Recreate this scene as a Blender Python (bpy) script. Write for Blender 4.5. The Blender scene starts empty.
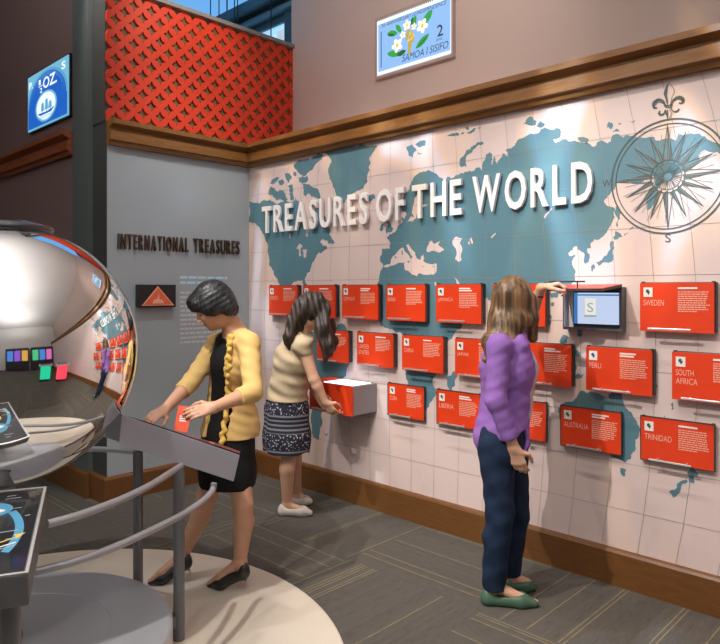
import bpy, bmesh, math, random
import numpy as np
from mathutils import Vector, Matrix
from mathutils.geometry import delaunay_2d_cdt
R = math.radians
random.seed(7)
SC = bpy.context.scene
COL = SC.collection

# ------------------------------------------------------------------ survey of the room
# X runs towards the map wall, Y runs along it away from the photographer, Z up.
FOC, EYE = 662.0, 1.55
FW = Vector((0.719, 0.695, 0)).normalized()
RT = Vector((FW.y, -FW.x, 0))
def ray(px):
    return RT * ((px - 360) / FOC) + FW
def P(px, py, d):
    p = ray(px) * d
    return Vector((p.x, p.y, EYE + (290 - py) / FOC * d))
def G(px, py, z=0.0):                     # point at height z
    return P(px, py, FOC * (EYE - z) / (py - 290))
def onX(px, py, X):
    r = ray(px); return P(px, py, X / r.x)
def onY(px, py, Y):
    r = ray(px); return P(px, py, Y / r.y)
MAPX, BACKY, ENDX, UPX = 3.45, 4.67, 2.18, 3.944
CORN0, CORN1 = 2.61, 2.785

# ------------------------------------------------------------------ materials
MATS = {}
def mat(name, color, rough=0.6, metal=0.0, emit=None, estr=0.0, noise=0.0, nscale=8.0, spec=0.5, sss=0.0, bump=0.0, bscale=80.0, coat=0.0, alpha=1.0):
    if name in MATS: return MATS[name]
    m = bpy.data.materials.new(name); m.use_nodes = True
    nt = m.node_tree; b = nt.nodes['Principled BSDF']
    c = (*color, 1)
    b.inputs['Base Color'].default_value = c
    b.inputs['Roughness'].default_value = rough
    b.inputs['Metallic'].default_value = metal
    b.inputs['Specular IOR Level'].default_value = spec
    if coat: b.inputs['Coat Weight'].default_value = coat
    if sss:
        b.inputs['Subsurface Weight'].default_value = sss
        b.inputs['Subsurface Radius'].default_value = (0.012, 0.005, 0.003)
        b.inputs['Subsurface Scale'].default_value = 0.6
    if emit:
        b.inputs['Emission Color'].default_value = (*emit, 1)
        b.inputs['Emission Strength'].default_value = estr
    if alpha < 1: b.inputs['Alpha'].default_value = alpha
    tc = None
    if noise or bump:
        tc = nt.nodes.new('ShaderNodeTexCoord')
    if noise:
        n = nt.nodes.new('ShaderNodeTexNoise'); n.inputs['Scale'].default_value = nscale; n.inputs['Detail'].default_value = 4
        nt.links.new(tc.outputs['Object'], n.inputs['Vector'])
        mx = nt.nodes.new('ShaderNodeMix'); mx.data_type = 'RGBA'
        mx.inputs['A'].default_value = (*[max(0, v * (1 - noise)) for v in color], 1)
        mx.inputs['B'].default_value = (*[min(1, v * (1 + noise)) for v in color], 1)
        nt.links.new(n.outputs['Fac'], mx.inputs['Factor'])
        nt.links.new(mx.outputs['Result'], b.inputs['Base Color'])
    if bump:
        n2 = nt.nodes.new('ShaderNodeTexNoise'); n2.inputs['Scale'].default_value = bscale; n2.inputs['Detail'].default_value = 3
        nt.links.new(tc.outputs['Object'], n2.inputs['Vector'])
        bp = nt.nodes.new('ShaderNodeBump'); bp.inputs['Strength'].default_value = bump; bp.inputs['Distance'].default_value = 0.01
        nt.links.new(n2.outputs['Fac'], bp.inputs['Height'])
        nt.links.new(bp.outputs['Normal'], b.inputs['Normal'])
    MATS[name] = m
    return m

def nodes_of(m): return m.node_tree.nodes, m.node_tree.links
def math_node(nt, op, a, b=None, c=None):
    n = nt.nodes.new('ShaderNodeMath'); n.operation = op
    for i, v in enumerate((a, b, c)):
        if v is None: continue
        if isinstance(v, (int, float)): n.inputs[i].default_value = v
        else: nt.links.new(v, n.inputs[i])
    return n.outputs[0]
def mix_rgb(nt, fac, a, b):
    n = nt.nodes.new('ShaderNodeMix'); n.data_type = 'RGBA'
    for key, v in (('Factor', fac), ('A', a), ('B', b)):
        if isinstance(v, (int, float)): n.inputs[key].default_value = v
        elif isinstance(v, tuple): n.inputs[key].default_value = (*v, 1)
        else: nt.links.new(v, n.inputs[key])
    return n.outputs['Result']

def wood(name, dark, light, stretch, rough=0.4):
    if name in MATS: return MATS[name]
    m = mat(name, light, rough); nt = m.node_tree; b = nt.nodes['Principled BSDF']
    tc = nt.nodes.new('ShaderNodeTexCoord'); mp = nt.nodes.new('ShaderNodeMapping')
    mp.inputs['Scale'].default_value = stretch
    nt.links.new(tc.outputs['Object'], mp.inputs['Vector'])
    n = nt.nodes.new('ShaderNodeTexNoise'); n.inputs['Scale'].default_value = 6; n.inputs['Detail'].default_value = 6; n.inputs['Distortion'].default_value = 0.6
    nt.links.new(mp.outputs['Vector'], n.inputs['Vector'])
    nt.links.new(mix_rgb(nt, n.outputs['Fac'], dark, light), b.inputs['Base Color'])
    return m

def carpet_mat():
    m = mat('carpet', (0.1, 0.095, 0.085), 0.95, spec=0.1); nt = m.node_tree; b = nt.nodes['Principled BSDF']
    tc = nt.nodes.new('ShaderNodeTexCoord'); sp = nt.nodes.new('ShaderNodeSeparateXYZ')
    nt.links.new(tc.outputs['Object'], sp.inputs[0])
    x, y = sp.outputs[0], sp.outputs[1]
    S = 0.9
    fx = math_node(nt, 'FLOOR', math_node(nt, 'DIVIDE', x, S)); fy = math_node(nt, 'FLOOR', math_node(nt, 'DIVIDE', y, S))
    ck = math_node(nt, 'FLOORED_MODULO', math_node(nt, 'ADD', fx, fy), 2.0)
    inv = math_node(nt, 'SUBTRACT', 1.0, ck)
    t = math_node(nt, 'ADD', math_node(nt, 'MULTIPLY', x, ck), math_node(nt, 'MULTIPLY', y, inv))
    l = math_node(nt, 'ADD', math_node(nt, 'MULTIPLY', y, ck), math_node(nt, 'MULTIPLY', x, inv))
    q = math_node(nt, 'DIVIDE', t, 0.0225)
    row = math_node(nt, 'FLOOR', q); fr = math_node(nt, 'FRACT', q)
    cell = math_node(nt, 'ADD', row, math_node(nt, 'ADD', math_node(nt, 'MULTIPLY', fx, 37.1), math_node(nt, 'MULTIPLY', fy, 91.7)))
    wn = nt.nodes.new('ShaderNodeTexWhiteNoise'); wn.noise_dimensions = '1D'
    nt.links.new(cell, wn.inputs['W'])
    cmb = nt.nodes.new('ShaderNodeCombineXYZ')
    nt.links.new(math_node(nt, 'MULTIPLY', t, 160.0), cmb.inputs[0]); nt.links.new(math_node(nt, 'MULTIPLY', l, 14.0), cmb.inputs[1])
    ns = nt.nodes.new('ShaderNodeTexNoise'); ns.inputs['Scale'].default_value = 1.0; ns.inputs['Detail'].default_value = 5
    nt.links.new(cmb.outputs[0], ns.inputs['Vector'])
    base = mix_rgb(nt, ns.outputs['Fac'], (0.046, 0.042, 0.037), (0.130, 0.118, 0.103))
    tone = mix_rgb(nt, math_node(nt, 'MULTIPLY', wn.outputs['Value'], 0.35), base, (0.12, 0.11, 0.097))
    yl = math_node(nt, 'MULTIPLY', math_node(nt, 'GREATER_THAN', wn.outputs['Value'], 0.87), math_node(nt, 'LESS_THAN', fr, 0.24))
    brk = math_node(nt, 'GREATER_THAN', ns.outputs['Fac'], 0.42)
    yl = math_node(nt, 'MULTIPLY', yl, math_node(nt, 'ADD', 0.35, math_node(nt, 'MULTIPLY', brk, 0.5)))
    nt.links.new(mix_rgb(nt, yl, tone, (0.25, 0.205, 0.10)), b.inputs['Base Color'])
    bp = nt.nodes.new('ShaderNodeBump'); bp.inputs['Strength'].default_value = 0.5; bp.inputs['Distance'].default_value = 0.004
    nt.links.new(ns.outputs['Fac'], bp.inputs['Height']); nt.links.new(bp.outputs['Normal'], b.inputs['Normal'])
    return m

def strand_mat(name, dark, light, scale=(60, 60, 4), rough=0.35, spec=0.5):
    m = mat(name, dark, rough, spec=spec); nt = m.node_tree; b = nt.nodes['Principled BSDF']
    tc = nt.nodes.new('ShaderNodeTexCoord'); mp = nt.nodes.new('ShaderNodeMapping'); mp.inputs['Scale'].default_value = scale
    nt.links.new(tc.outputs['Object'], mp.inputs['Vector'])
    n = nt.nodes.new('ShaderNodeTexNoise'); n.inputs['Scale'].default_value = 1.0; n.inputs['Detail'].default_value = 3
    nt.links.new(mp.outputs['Vector'], n.inputs['Vector'])
    rp = nt.nodes.new('ShaderNodeValToRGB'); rp.color_ramp.elements[0].position = 0.38; rp.color_ramp.elements[1].position = 0.66
    rp.color_ramp.elements[0].color = (*dark, 1); rp.color_ramp.elements[1].color = (*light, 1)
    nt.links.new(n.outputs['Fac'], rp.inputs[0]); nt.links.new(rp.outputs[0], b.inputs['Base Color'])
    bp = nt.nodes.new('ShaderNodeBump'); bp.inputs['Strength'].default_value = 0.6; bp.inputs['Distance'].default_value = 0.006
    nt.links.new(n.outputs['Fac'], bp.inputs['Height']); nt.links.new(bp.outputs['Normal'], b.inputs['Normal'])
    return m

def skirt_mat():
    m = mat('patterned_cloth', (0.04, 0.04, 0.06), 0.85, spec=0.2); nt = m.node_tree; b = nt.nodes['Principled BSDF']
    tc = nt.nodes.new('ShaderNodeTexCoord')
    sp = nt.nodes.new('ShaderNodeSeparateXYZ'); nt.links.new(tc.outputs['Object'], sp.inputs[0])
    z = sp.outputs[2]
    v = nt.nodes.new('ShaderNodeTexVoronoi'); v.inputs['Scale'].default_value = 11; v.inputs['Randomness'].default_value = 0.25
    nt.links.new(tc.outputs['Object'], v.inputs['Vector'])
    rings = math_node(nt, 'GREATER_THAN', math_node(nt, 'SINE', math_node(nt, 'MULTIPLY', v.outputs['Distance'], 28.0)), 0.15)
    v2 = nt.nodes.new('ShaderNodeTexVoronoi'); v2.inputs['Scale'].default_value = 70
    nt.links.new(tc.outputs['Object'], v2.inputs['Vector'])
    dots = math_node(nt, 'LESS_THAN', v2.outputs['Distance'], 0.42)
    flower = math_node(nt, 'MULTIPLY', rings, dots)
    band = math_node(nt, 'GREATER_THAN', math_node(nt, 'SINE', math_node(nt, 'MULTIPLY', z, 27.0)), 0.1)
    thin = math_node(nt, 'GREATER_THAN', math_node(nt, 'SINE', math_node(nt, 'MULTIPLY', z, 210.0)), 0.25)
    stripes = math_node(nt, 'MULTIPLY', math_node(nt, 'MULTIPLY', thin, math_node(nt, 'SUBTRACT', 1.0, band)), 0.45)
    fac = math_node(nt, 'ADD', math_node(nt, 'MULTIPLY', flower, band), stripes)
    fac = math_node(nt, 'MINIMUM', fac, 1.0)
    nt.links.new(mix_rgb(nt, fac, (0.022, 0.022, 0.034), (0.38, 0.38, 0.42)), b.inputs['Base Color'])
    return m

# ------------------------------------------------------------------ mesh builder
class MB:
    def __init__(s, M=None):
        s.v = []; s.f = []; s.m = []; s.sm = []; s.M = M
    def add(s, vs, fs, mi=0, smooth=False):
        o = len(s.v)
        if s.M is not None: vs = [s.M @ Vector(v) for v in vs]
        s.v += [tuple(v) for v in vs]
        for f in fs:
            s.f.append(tuple(i + o for i in f)); s.m.append(mi); s.sm.append(smooth)
        return s
    def box(s, lo, hi, mi=0):
        x0, y0, z0 = lo; x1, y1, z1 = hi
        return s.add([(x0,y0,z0),(x1,y0,z0),(x1,y1,z0),(x0,y1,z0),(x0,y0,z1),(x1,y0,z1),(x1,y1,z1),(x0,y1,z1)],
              [(0,3,2,1),(4,5,6,7),(0,1,5,4),(1,2,6,5),(2,3,7,6),(3,0,4,7)], mi)
    def prism(s, pts, vec, mi=0, caps=True):
        """closed polygon of 3D points swept along vec"""
        n = len(pts); vec = Vector(vec)
        a = [Vector(p) for p in pts]; b = [p + vec for p in a]
        fs = [(i, (i + 1) % n, n + (i + 1) % n, n + i) for i in range(n)]
        if caps: fs += [tuple(range(n - 1, -1, -1)), tuple(range(n, 2 * n))]
        return s.add(a + b, fs, mi)
    def poly(s, pts, mi=0):
        return s.add(pts, [tuple(range(len(pts)))], mi)
    def tube(s, path, r, n=14, mi=0, caps=True):
        path = [Vector(p) for p in path]; N = len(path)
        rs = r if isinstance(r, (list, tuple)) else [r] * N
        t0 = (path[1] - path[0]).normalized()
        up = Vector((0, 0, 1)) if abs(t0.z) < 0.9 else Vector((1, 0, 0))
        u = t0.cross(up).normalized(); vs = []
        for i, p in enumerate(path):
            t = (path[min(i + 1, N - 1)] - path[max(i - 1, 0)]).normalized()
            u = (u - t * u.dot(t)).normalized(); w = t.cross(u)
            for k in range(n):
                a = 2 * math.pi * k / n
                vs.append(p + (u * math.cos(a) + w * math.sin(a)) * rs[i])
        fs = []
        for i in range(N - 1):
            for k in range(n):
                fs.append((i*n+k, i*n+(k+1) % n, (i+1)*n+(k+1) % n, (i+1)*n+k))
        s.add(vs, fs, mi, True)
        if caps:
            s.add(vs[:n], [tuple(range(n - 1, -1, -1))], mi)
            s.add(vs[-n:], [tuple(range(n))], mi)
        return s
    def lathe(s, prof, c, n=64, mi=0, smooth=True):
        cx, cy, cz = c; vs = []; k = len(prof)
        for i in range(n):
            a = 2 * math.pi * i / n
            for r, z in prof: vs.append((cx + r * math.cos(a), cy + r * math.sin(a), cz + z))
        fs = []
        for i in range(n):
            j = (i + 1) % n
            for q in range(k - 1):
                fs.append((i*k+q, j*k+q, j*k+q+1, i*k+q+1))
        return s.add(vs, fs, mi, smooth)
    def build(s, name, mats, parent=None, bevel=0.0, merge=False):
        me = bpy.data.meshes.new(name)
        org = Vector((0, 0, 0))
        q = parent
        while q is not None and q.parent is not None: q = q.parent
        if q is not None: org = q.location.copy()
        me.from_pydata([tuple(Vector(v) - org) for v in s.v], [], s.f)
        for m in (mats if isinstance(mats, (list, tuple)) else [mats]): me.materials.append(m)
        me.polygons.foreach_set('material_index', s.m); me.polygons.foreach_set('use_smooth', s.sm)
        if merge or bevel:
            bm = bmesh.new(); bm.from_mesh(me)
            bmesh.ops.remove_doubles(bm, verts=bm.verts, dist=1e-5)
            bmesh.ops.recalc_face_normals(bm, faces=bm.faces)
            if bevel:
                ed = [e for e in bm.edges if len(e.link_faces) == 2 and e.calc_face_angle(0) > 0.5]
                bmesh.ops.bevel(bm, geom=ed, offset=bevel, segments=2, affect='EDGES', profile=0.5)
            bm.to_mesh(me); bm.free()
        me.update()
        o = bpy.data.objects.new(name, me); COL.objects.link(o)
        if parent is not None: o.parent = parent
        return o

def tag(o, label=None, cat=None, group=None, kind=None):
    if label: o['label'] = label
    if cat: o['category'] = cat
    if group: o['group'] = group
    if kind: o['kind'] = kind
    return o
def thing(name, label, cat, loc, group=None):
    o = bpy.data.objects.new(name, None); COL.objects.link(o)
    o.empty_display_size = 0.1; o.location = loc
    return tag(o, label, cat, group)
def structure(o, label=None, cat=None):
    o['kind'] = 'structure'
    return tag(o, label, cat)

def frame(o, ux, uy, uz):
    return Matrix(((ux[0], uy[0], uz[0], o[0]), (ux[1], uy[1], uz[1], o[1]), (ux[2], uy[2], uz[2], o[2]), (0, 0, 0, 1)))
def wall_frame_map(Y, z, X=MAPX):     # u to the reader's right (-Y), v up, w out of the wall (-X)
    return frame((X, Y, z), (0, -1, 0), (0, 0, 1), (-1, 0, 0))
def wall_frame_back(X, z, Y=BACKY):
    return frame((X, Y, z), (1, 0, 0), (0, 0, 1), (0, -1, 0))

def text_geo(s, size=1.0, bold=0.0, depth=0.0, shear=0.0, res=3):
    cu = bpy.data.curves.new('t', 'FONT'); cu.body = s; cu.size = size; cu.offset = bold; cu.extrude = depth; cu.shear = shear
    cu.resolution_u = res
    ob = bpy.data.objects.new('t', cu); COL.objects.link(ob)
    dg = bpy.context.evaluated_depsgraph_get(); dg.update()
    me = bpy.data.meshes.new_from_object(ob.evaluated_get(dg))
    vs = [v.co.copy() for v in me.vertices]; fs = [tuple(p.vertices) for p in me.polygons]
    bpy.data.objects.remove(ob); bpy.data.curves.remove(cu); bpy.data.meshes.remove(me)
    return vs, fs
def fit_text(mb, s, u0, v0, w, h, wz=0.0, mi=0, bold=0.0, depth=0.0, shear=0.0):
    """text stretched into the rectangle u0..u0+w, v0..v0+h of the builder's frame"""
    vs, fs = text_geo(s, 1.0, bold, depth, shear)
    if not vs: return
    xs = [v.x for v in vs]; ys = [v.y for v in vs]
    sx = w / max(1e-6, max(xs) - min(xs)); sy = h / max(1e-6, max(ys) - min(ys))
    zm = min(v.z for v in vs)
    mb.add([((v.x - min(xs)) * sx + u0, (v.y - min(ys)) * sy + v0, (v.z - zm) + wz) for v in vs], fs, mi)

# ------------------------------------------------------------------ the room
M_carpet = carpet_mat()
M_inlay = mat('stone_inlay', (0.66, 0.585, 0.485), 0.45, noise=0.10, nscale=3)
M_mapbg = mat('map_paper', (0.69, 0.56, 0.53), 0.55, noise=0.03, nscale=2)
M_land = mat('map_land', (0.095, 0.215, 0.27), 0.5, noise=0.10, nscale=3)
M_ink = mat('map_ink', (0.07, 0.10, 0.10), 0.6)
M_grid = mat('map_grid', (0.27, 0.25, 0.25), 0.6)
M_fine = mat('map_fine_ink', (0.24, 0.25, 0.24), 0.6)
M_upper = mat('upper_wall_paint', (0.56, 0.44, 0.39), 0.7, noise=0.03, nscale=2)
M_grey = mat('grey_wall_paint', (0.34, 0.375, 0.40), 0.55, noise=0.03, nscale=2)
M_grey2 = mat('grey_green_paint', (0.095, 0.115, 0.115), 0.6, noise=0.05, nscale=3)
M_umber = mat('umber_wall_paint', (0.21, 0.135, 0.13), 0.55, noise=0.08, nscale=2)
M_ceil = mat('ceiling_paint', (0.80, 0.79, 0.77), 0.9)
M_oakY = wood('oak_along_wall', (0.12, 0.044, 0.010), (0.33, 0.150, 0.038), (14, 1.2, 14))
M_oakX = wood('oak_across', (0.12, 0.044, 0.010), (0.33, 0.150, 0.038), (1.2, 14, 14))
M_cherryY = wood('cherry_along_wall', (0.19, 0.05, 0.02), (0.36, 0.10, 0.035), (14, 1.2, 14))
M_baseY = wood('walnut_along_wall', (0.085, 0.034, 0.010), (0.21, 0.088, 0.024), (14, 1.5, 20))
M_baseX = wood('walnut_across', (0.085, 0.034, 0.010), (0.21, 0.088, 0.024), (1.5, 14, 20))
M_black = mat('black_plastic', (0.015, 0.015, 0.016), 0.4)
M_dark = mat('dark_metal', (0.05, 0.05, 0.055), 0.45, metal=0.3)
M_text = mat('printed_text', (0.80, 0.40, 0.30), 0.6)
M_white = mat('white_print', (0.85, 0.83, 0.80), 0.5)

CX, CY = 0.90, 2.83                       # centre of the globe exhibit

structure(MB().box((-6, -5, -0.1), (4.4, 12, 0)).build('floor', M_carpet))
structure(MB().lathe([(0, 0.004), (1.335, 0.004), (1.345, 0.0), (1.345, -0.01)], (CX + 0.02, CY - 0.01, 0), 128, smooth=False).build('trim_1', M_inlay),
          'round pale stone inlay in the carpet under the globe', 'floor inlay')
structure(MB().box((-6, -5, 4.8), (4.3, 4.67, 4.95)).box((-6, 4.67, 4.8), (2.45, 12, 4.95)).build('ceiling', M_ceil))
structure(MB().box((-6.1, -5, 0), (-6, 12, 4.8)).build('wall_left', M_ceil))
structure(MB().box((-6, -5.1, 0), (4.1, -5, 4.8)).build('wall_front', M_ceil))
structure(MB().box((-6, 12, 0), (4.4, 12.1, 4.8)).build('wall_far', M_umber))
structure(MB().box((UPX, -5, CORN1), (UPX + 0.15, BACKY + 0.02, 4.8)).build('wall_upper', M_upper))
structure(MB().box((2.17, 5.18, 0), (2.42, 12, 4.8)).build('wall_dark', M_umber))
structure(MB().box((2.145, 4.90, 0), (2.45, 5.18, 4.8)).build('trim_2', M_grey2),
          'grey-green corner column left of the red lattice', 'column')

# ---- map wall: the printed world map lies in the wall's own mesh
def wall_yz(px, py):
    p = onX(px, py, MAPX); return (p.y, p.z)
def tr(ox, oy, sc, pts): return [(ox + u / sc, oy + v / sc) for u, v in pts]
R1 = lambda p: tr(246, 130, 7.16, p)
R2 = lambda p: tr(246, 200, 7.16, p)
R3 = lambda p: tr(330, 120, 7.16, p)
R4 = lambda p: tr(370, 190, 6.44, p)
R5 = lambda p: tr(430, 110, 7.16, p)
R6 = lambda p: tr(460, 190, 6.44, p)
R7 = lambda p: tr(520, 100, 6.0, p)
R8 = lambda p: tr(540, 190, 6.44, p)
S2 = lambda p: tr(600, 180, 5.86, p)
S5 = lambda p: tr(540, 280, 6.44, p)
S6 = lambda p: tr(540, 360, 4.6, p)
S7 = lambda p: tr(620, 360, 4.03, p)
S8 = lambda p: tr(630, 70, 8.0, p)
S9 = lambda p: tr(600, 70, 3.79, p)
def rough(pts, levels=3, amp=0.20):
    rnd = random.Random(len(pts) * 17 + 3)
    for _ in range(levels):
        out = []
        for i, a in enumerate(pts):
            b = pts[(i + 1) % len(pts)]
            dx, dy = b[0] - a[0], b[1] - a[1]; L = math.hypot(dx, dy)
            k = rnd.uniform(-amp, amp) if 0.012 < L < 0.5 else 0
            out += [a, ((a[0] + b[0]) / 2 - dy * k, (a[1] + b[1]) / 2 + dx * k)]
        pts = out
    return pts
LAND = [
 # North America
 R2([(21,11),(60,19),(95,24),(112,8),(130,-5),(150,5),(185,10),(215,25),(260,15),(300,12),(330,16),(345,5),(355,-20),(375,5),(400,30),(405,70),(395,110),(410,160),(425,200),(430,262),(446,262),(452,215),(470,200),(478,180),(470,120),(480,90),(500,60),(530,60),(560,110),(580,150),(590,190),(605,215),(598,250),(610,270),(636,300),(620,318),(590,312),(582,290),(560,284),(545,282),(530,300),(545,312),(552,330),(575,330),(582,342),(560,362),(540,382),(525,372),(505,395),(495,420),(490,435),(468,470),(460,510),(432,545),(420,570),(434,600),(432,622),(420,618),(408,598),(404,576),(372,574),(360,586),(332,600),(322,640),(330,690),(360,720),(410,760),(400,790),(340,750),(290,720),(250,640),(228,575),(202,540),(185,490),(165,460),(163,400),(160,330),(145,300),(132,262),(118,236),(100,205),(75,178),(45,165),(21,165)]),
 R1([(165,425),(185,405),(205,415),(222,440),(262,430),(285,462),(302,498),(272,512),(220,505),(200,482),(165,466)]),
 R1([(168,388),(185,360),(205,343),(252,320),(235,350),(190,388)]),
 R1([(278,312),(310,308),(328,350),(305,378),(285,348)]),
 R1([(225,368),(262,350),(275,372),(240,392)]),
 R1([(340,252),(380,216),(430,210),(500,186),(556,186),(520,226),(490,260),(470,290),(445,302),(430,326),(398,322),(365,290)]),
 R1([(372,340),(440,330),(446,352),(382,368)]),
 R1([(405,388),(450,386),(482,412),(522,440),(535,482),(490,482),(450,452),(430,482),(412,445)]),
 R1([(300,400),(332,386),(338,440),(312,446)]), R1([(335,300),(360,300),(362,325),(340,322)]),
 R1([(305,455),(335,450),(345,492),(318,500)]),
 # Greenland, Iceland
 R3([(-60,240),(-48,172),(-56,160),(-12,112),(40,92),(100,80),(160,176),(230,172),(270,190),(340,190),(320,216),(297,250),(280,280),(293,310),(278,330),(286,360),(270,386),(265,420),(269,442),(240,490),(200,506),(170,522),(150,545),(110,580),(92,620),(78,610),(40,520),(20,480),(12,440),(-2,330),(8,280),(-22,245),(-60,245),(-86,250),(-104,230)]),
 R3([(265,562),(280,540),(302,530),(326,540),(325,560),(290,586),(265,580)]),
 R3([(546,190),(590,176),(620,215),(602,232),(595,270),(565,256),(552,216)]),
 R3([(610,176),(640,152),(690,155),(680,180),(640,196)]), R3([(615,206),(660,236),(632,246)]),
 R5([(120,186),(160,166),(210,176),(200,190),(160,185)]), R5([(222,172),(232,158),(248,158),(230,176)]), R5([(260,166),(290,150),(330,130),(320,155),(290,168)]),
 R5([(248,130),(275,116),(282,138),(262,142)]), R5([(340,126),(368,114),(352,136)]),
 R5([(210,385),(226,340),(260,290),(310,256),(375,226),(388,245),(320,276),(272,320),(256,360),(266,406),(230,410)]),
 R7([(20,146),(40,115),(66,95),(100,125),(95,150),(50,150)]), R7([(100,162),(120,126),(150,145),(115,165)]),
 R7([(345,225),(380,220),(415,245),(400,265),(350,240)]), R7([(520,165),(530,130),(555,140),(546,176)]),
 R7([(550,190),(575,172),(598,190)]), R7([(590,135),(610,140),(600,150)]), R7([(640,128),(690,118),(680,136)]),
 # British Isles
 R4([(100,252),(115,226),(110,200),(135,216),(152,250),(140,270),(105,282)]), R4([(62,255),(74,216),(90,225),(86,256),(70,268)]),
 # Eurasia and Africa in one outline
 R3([(510,582),(528,550),(545,520),(580,460),(610,400),(650,376),(715,362)]) + R5([(30,452),(60,470),(95,498),(100,522),(130,476),(155,492),(200,466),(240,456),(300,440),(330,415),(380,442),(378,380),(400,320),(425,300),(445,330),(450,420),(462,330),(480,400),(500,352),(520,310),(556,332),(542,290),(590,266),(620,230)])
 + R7([(2,232),(40,215),(80,205),(108,200),(125,172),(150,165),(180,180),(220,166),(245,186),(245,216),(200,236),(212,256),(240,246),(270,235),(310,246),(340,250),(380,256),(430,276),(455,276),(470,250),(500,245),(525,260),(545,250),(552,214),(590,205),(620,225)])
 + S8([(15,526),(32,532),(65,550),(100,540),(170,535),(200,545),(210,566),(260,555),(330,545),(365,570),(385,560),(400,510),(450,516),(490,505),(570,526),(610,545),(680,580),(735,612),(760,640)])
 + S9([(460,318),(425,312),(395,302),(372,320),(380,345),(350,362),(318,384),(285,398),(240,420),(228,442),(216,470),(202,510),(180,532),(174,500),(186,462),(200,440),(205,402),(182,406),(160,426),(130,430),(95,428),(62,430)])
 + S2([(60,82),(22,128),(42,152),(84,162),(88,178)]) + R8([(475,150),(465,210),(440,250),(412,296),(380,320),(350,316),(325,345),(330,370),(305,376),(306,400),(320,430),(314,462),(290,476),(284,440),(288,412),(266,396),(242,380),(236,360),(222,362),(210,386),(182,406),(190,425),(214,420),(232,412),(205,462),(216,500),(230,530),(226,580),(205,602)])
 + [(570,286),(560,286),(548,288),(540,300),(545,325),(530,330),(520,305),(512,300),(505,325),(495,305),(487,297),(478,300),(465,318),(456,331),(448,341),(440,353),(436,370),(436,389),(432,401),(425,411),(417,409),(411,392),(406,377),(408,355),(404,340),(400,332),(389,329),(381,326),(375,312),(374,300),(376,289),(379,281)]
 + R4([(64,540),(78,505),(85,490),(70,465),(64,430),(74,420),(74,381),(128,380),(130,336),(104,312),(115,300),(140,285),(175,246),(196,220),(210,206),(204,168),(220,186),(236,160),(224,136),(206,140),(190,110),(196,85)]),
 [(446,377),(454,371),(458,374),(455,386),(451,391),(447,385)],
 # South America
 [(308,332),(318,328),(345,325),(350,335),(351,350),(346,376),(337,380),(331,392),(324,405),(322,425),(319,440),(313,437),(311,420),(313,400),(309,370),(304,350)],
 [(323,432),(328,433),(326,436)],
 # Japan, Sakhalin, the Philippines and islands
 R8([(470,310),(485,266),(520,280),(532,300),(500,315),(480,320)]), R8([(455,330),(475,330),(480,370),(466,410),(466,456),(430,466),(400,470),(375,492),(362,462),(400,450),(430,420),(455,376)]),
 R8([(330,490),(345,475),(356,500),(340,530),(330,520)]), R8([(488,106),(510,110),(516,180),(500,245),(490,230)]),
 R8([(540,292),(565,272),(568,277),(543,297)]), R8([(578,252),(600,234),(602,240),(581,258)]),
 S5([(60,86),(90,82),(132,80),(112,112),(70,112)]), S5([(65,152),(95,140),(90,165),(72,168)]), S5([(55,210),(76,232),(70,282),(55,292)]),
 S5([(125,392),(150,350),(185,372),(170,405),(135,412)]), S5([(235,322),(275,320),(270,360),(240,355)]), S5([(228,440),(260,470),(250,490),(225,468)]),
 S5([(230,520),(240,560),(226,600),(222,560)]), S5([(215,612),(280,605),(275,622),(218,628)]),
 # Australia, Tasmania, New Zealand
 S6([(85,222),(110,200),(150,190),(175,160),(195,140),(240,146),(290,166),(318,182),(332,140),(350,128),(380,150),(385,200),(420,240),(446,280),(456,340),(440,400),(420,450),(390,472),(370,460),(330,446),(290,400),(150,380),(104,330),(90,270)]),
 S6([(365,495),(395,500),(390,536),(370,516)]),
 S7([(270,452),(285,432),(300,440),(318,456),(300,496),(278,490)]), S7([(197,530),(240,492),(268,480),(276,490),(246,520),(215,556)]),
 S7([(205,178),(216,170),(218,195),(208,200)]), S7([(140,92),(150,100),(146,115)]), S7([(180,222),(186,236),(178,240)]),
]
SEA = [
 R2([(360,346),(385,310),(407,330),(392,346),(398,402),(380,402),(378,352)]), R2([(405,356),(437,352),(430,412),(414,410)]),
 R2([(308,240),(318,238),(320,275),(312,270)]), R2([(212,556),(218,560),(240,612),(230,612)]), R2([(395,58),(412,62),(418,150),(408,150)]),
 R2([(446,30),(470,20),(466,70),(450,80)]), R1([(430,470),(462,458),(470,500),(440,520)]),
 R3([(400,560),(402,560),(403,570)]),
 R4([(365,392),(385,330),(400,324),(410,346),(450,330),(440,352),(480,390),(450,402),(410,390),(375,402)]),
 R4([(530,330),(558,300),(596,310),(580,340),(596,380),(586,420),(592,450),(570,463),(548,446),(560,400),(540,362)]),
 R4([(630,340),(648,322),(652,345),(638,352)]), R6([(60,322),(75,304),(86,342),(64,346)]),
 R6([(200,300),(230,275),(233,284),(205,312)]), R6([(540,180),(590,115),(594,124),(550,182)]),
 R4([(84,489),(130,478),(150,425),(186,388),(212,370),(226,396),(250,420),(262,446),(276,430),(246,386),(234,356),(250,350),(270,380),(292,400),(302,440),(328,450),(330,430),(345,415),(350,440),(342,456),(365,470),(400,480),(432,475),(430,520),(410,546),(370,546),(320,535),(300,556),(270,545),(254,525),(226,515),(220,480),(226,466),(180,470),(130,490),(100,498)]),
 R4([(240,206),(265,170),(284,180),(270,150),(286,60),(300,36),(320,30),(312,60),(332,98),(370,90),(368,99),(322,116),(306,150),(300,182),(275,204)]),
 R4([(415,596),(422,590),(432,612),(424,620)]), R4([(538,560),(560,574),(586,612),(565,614)]),
]
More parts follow.
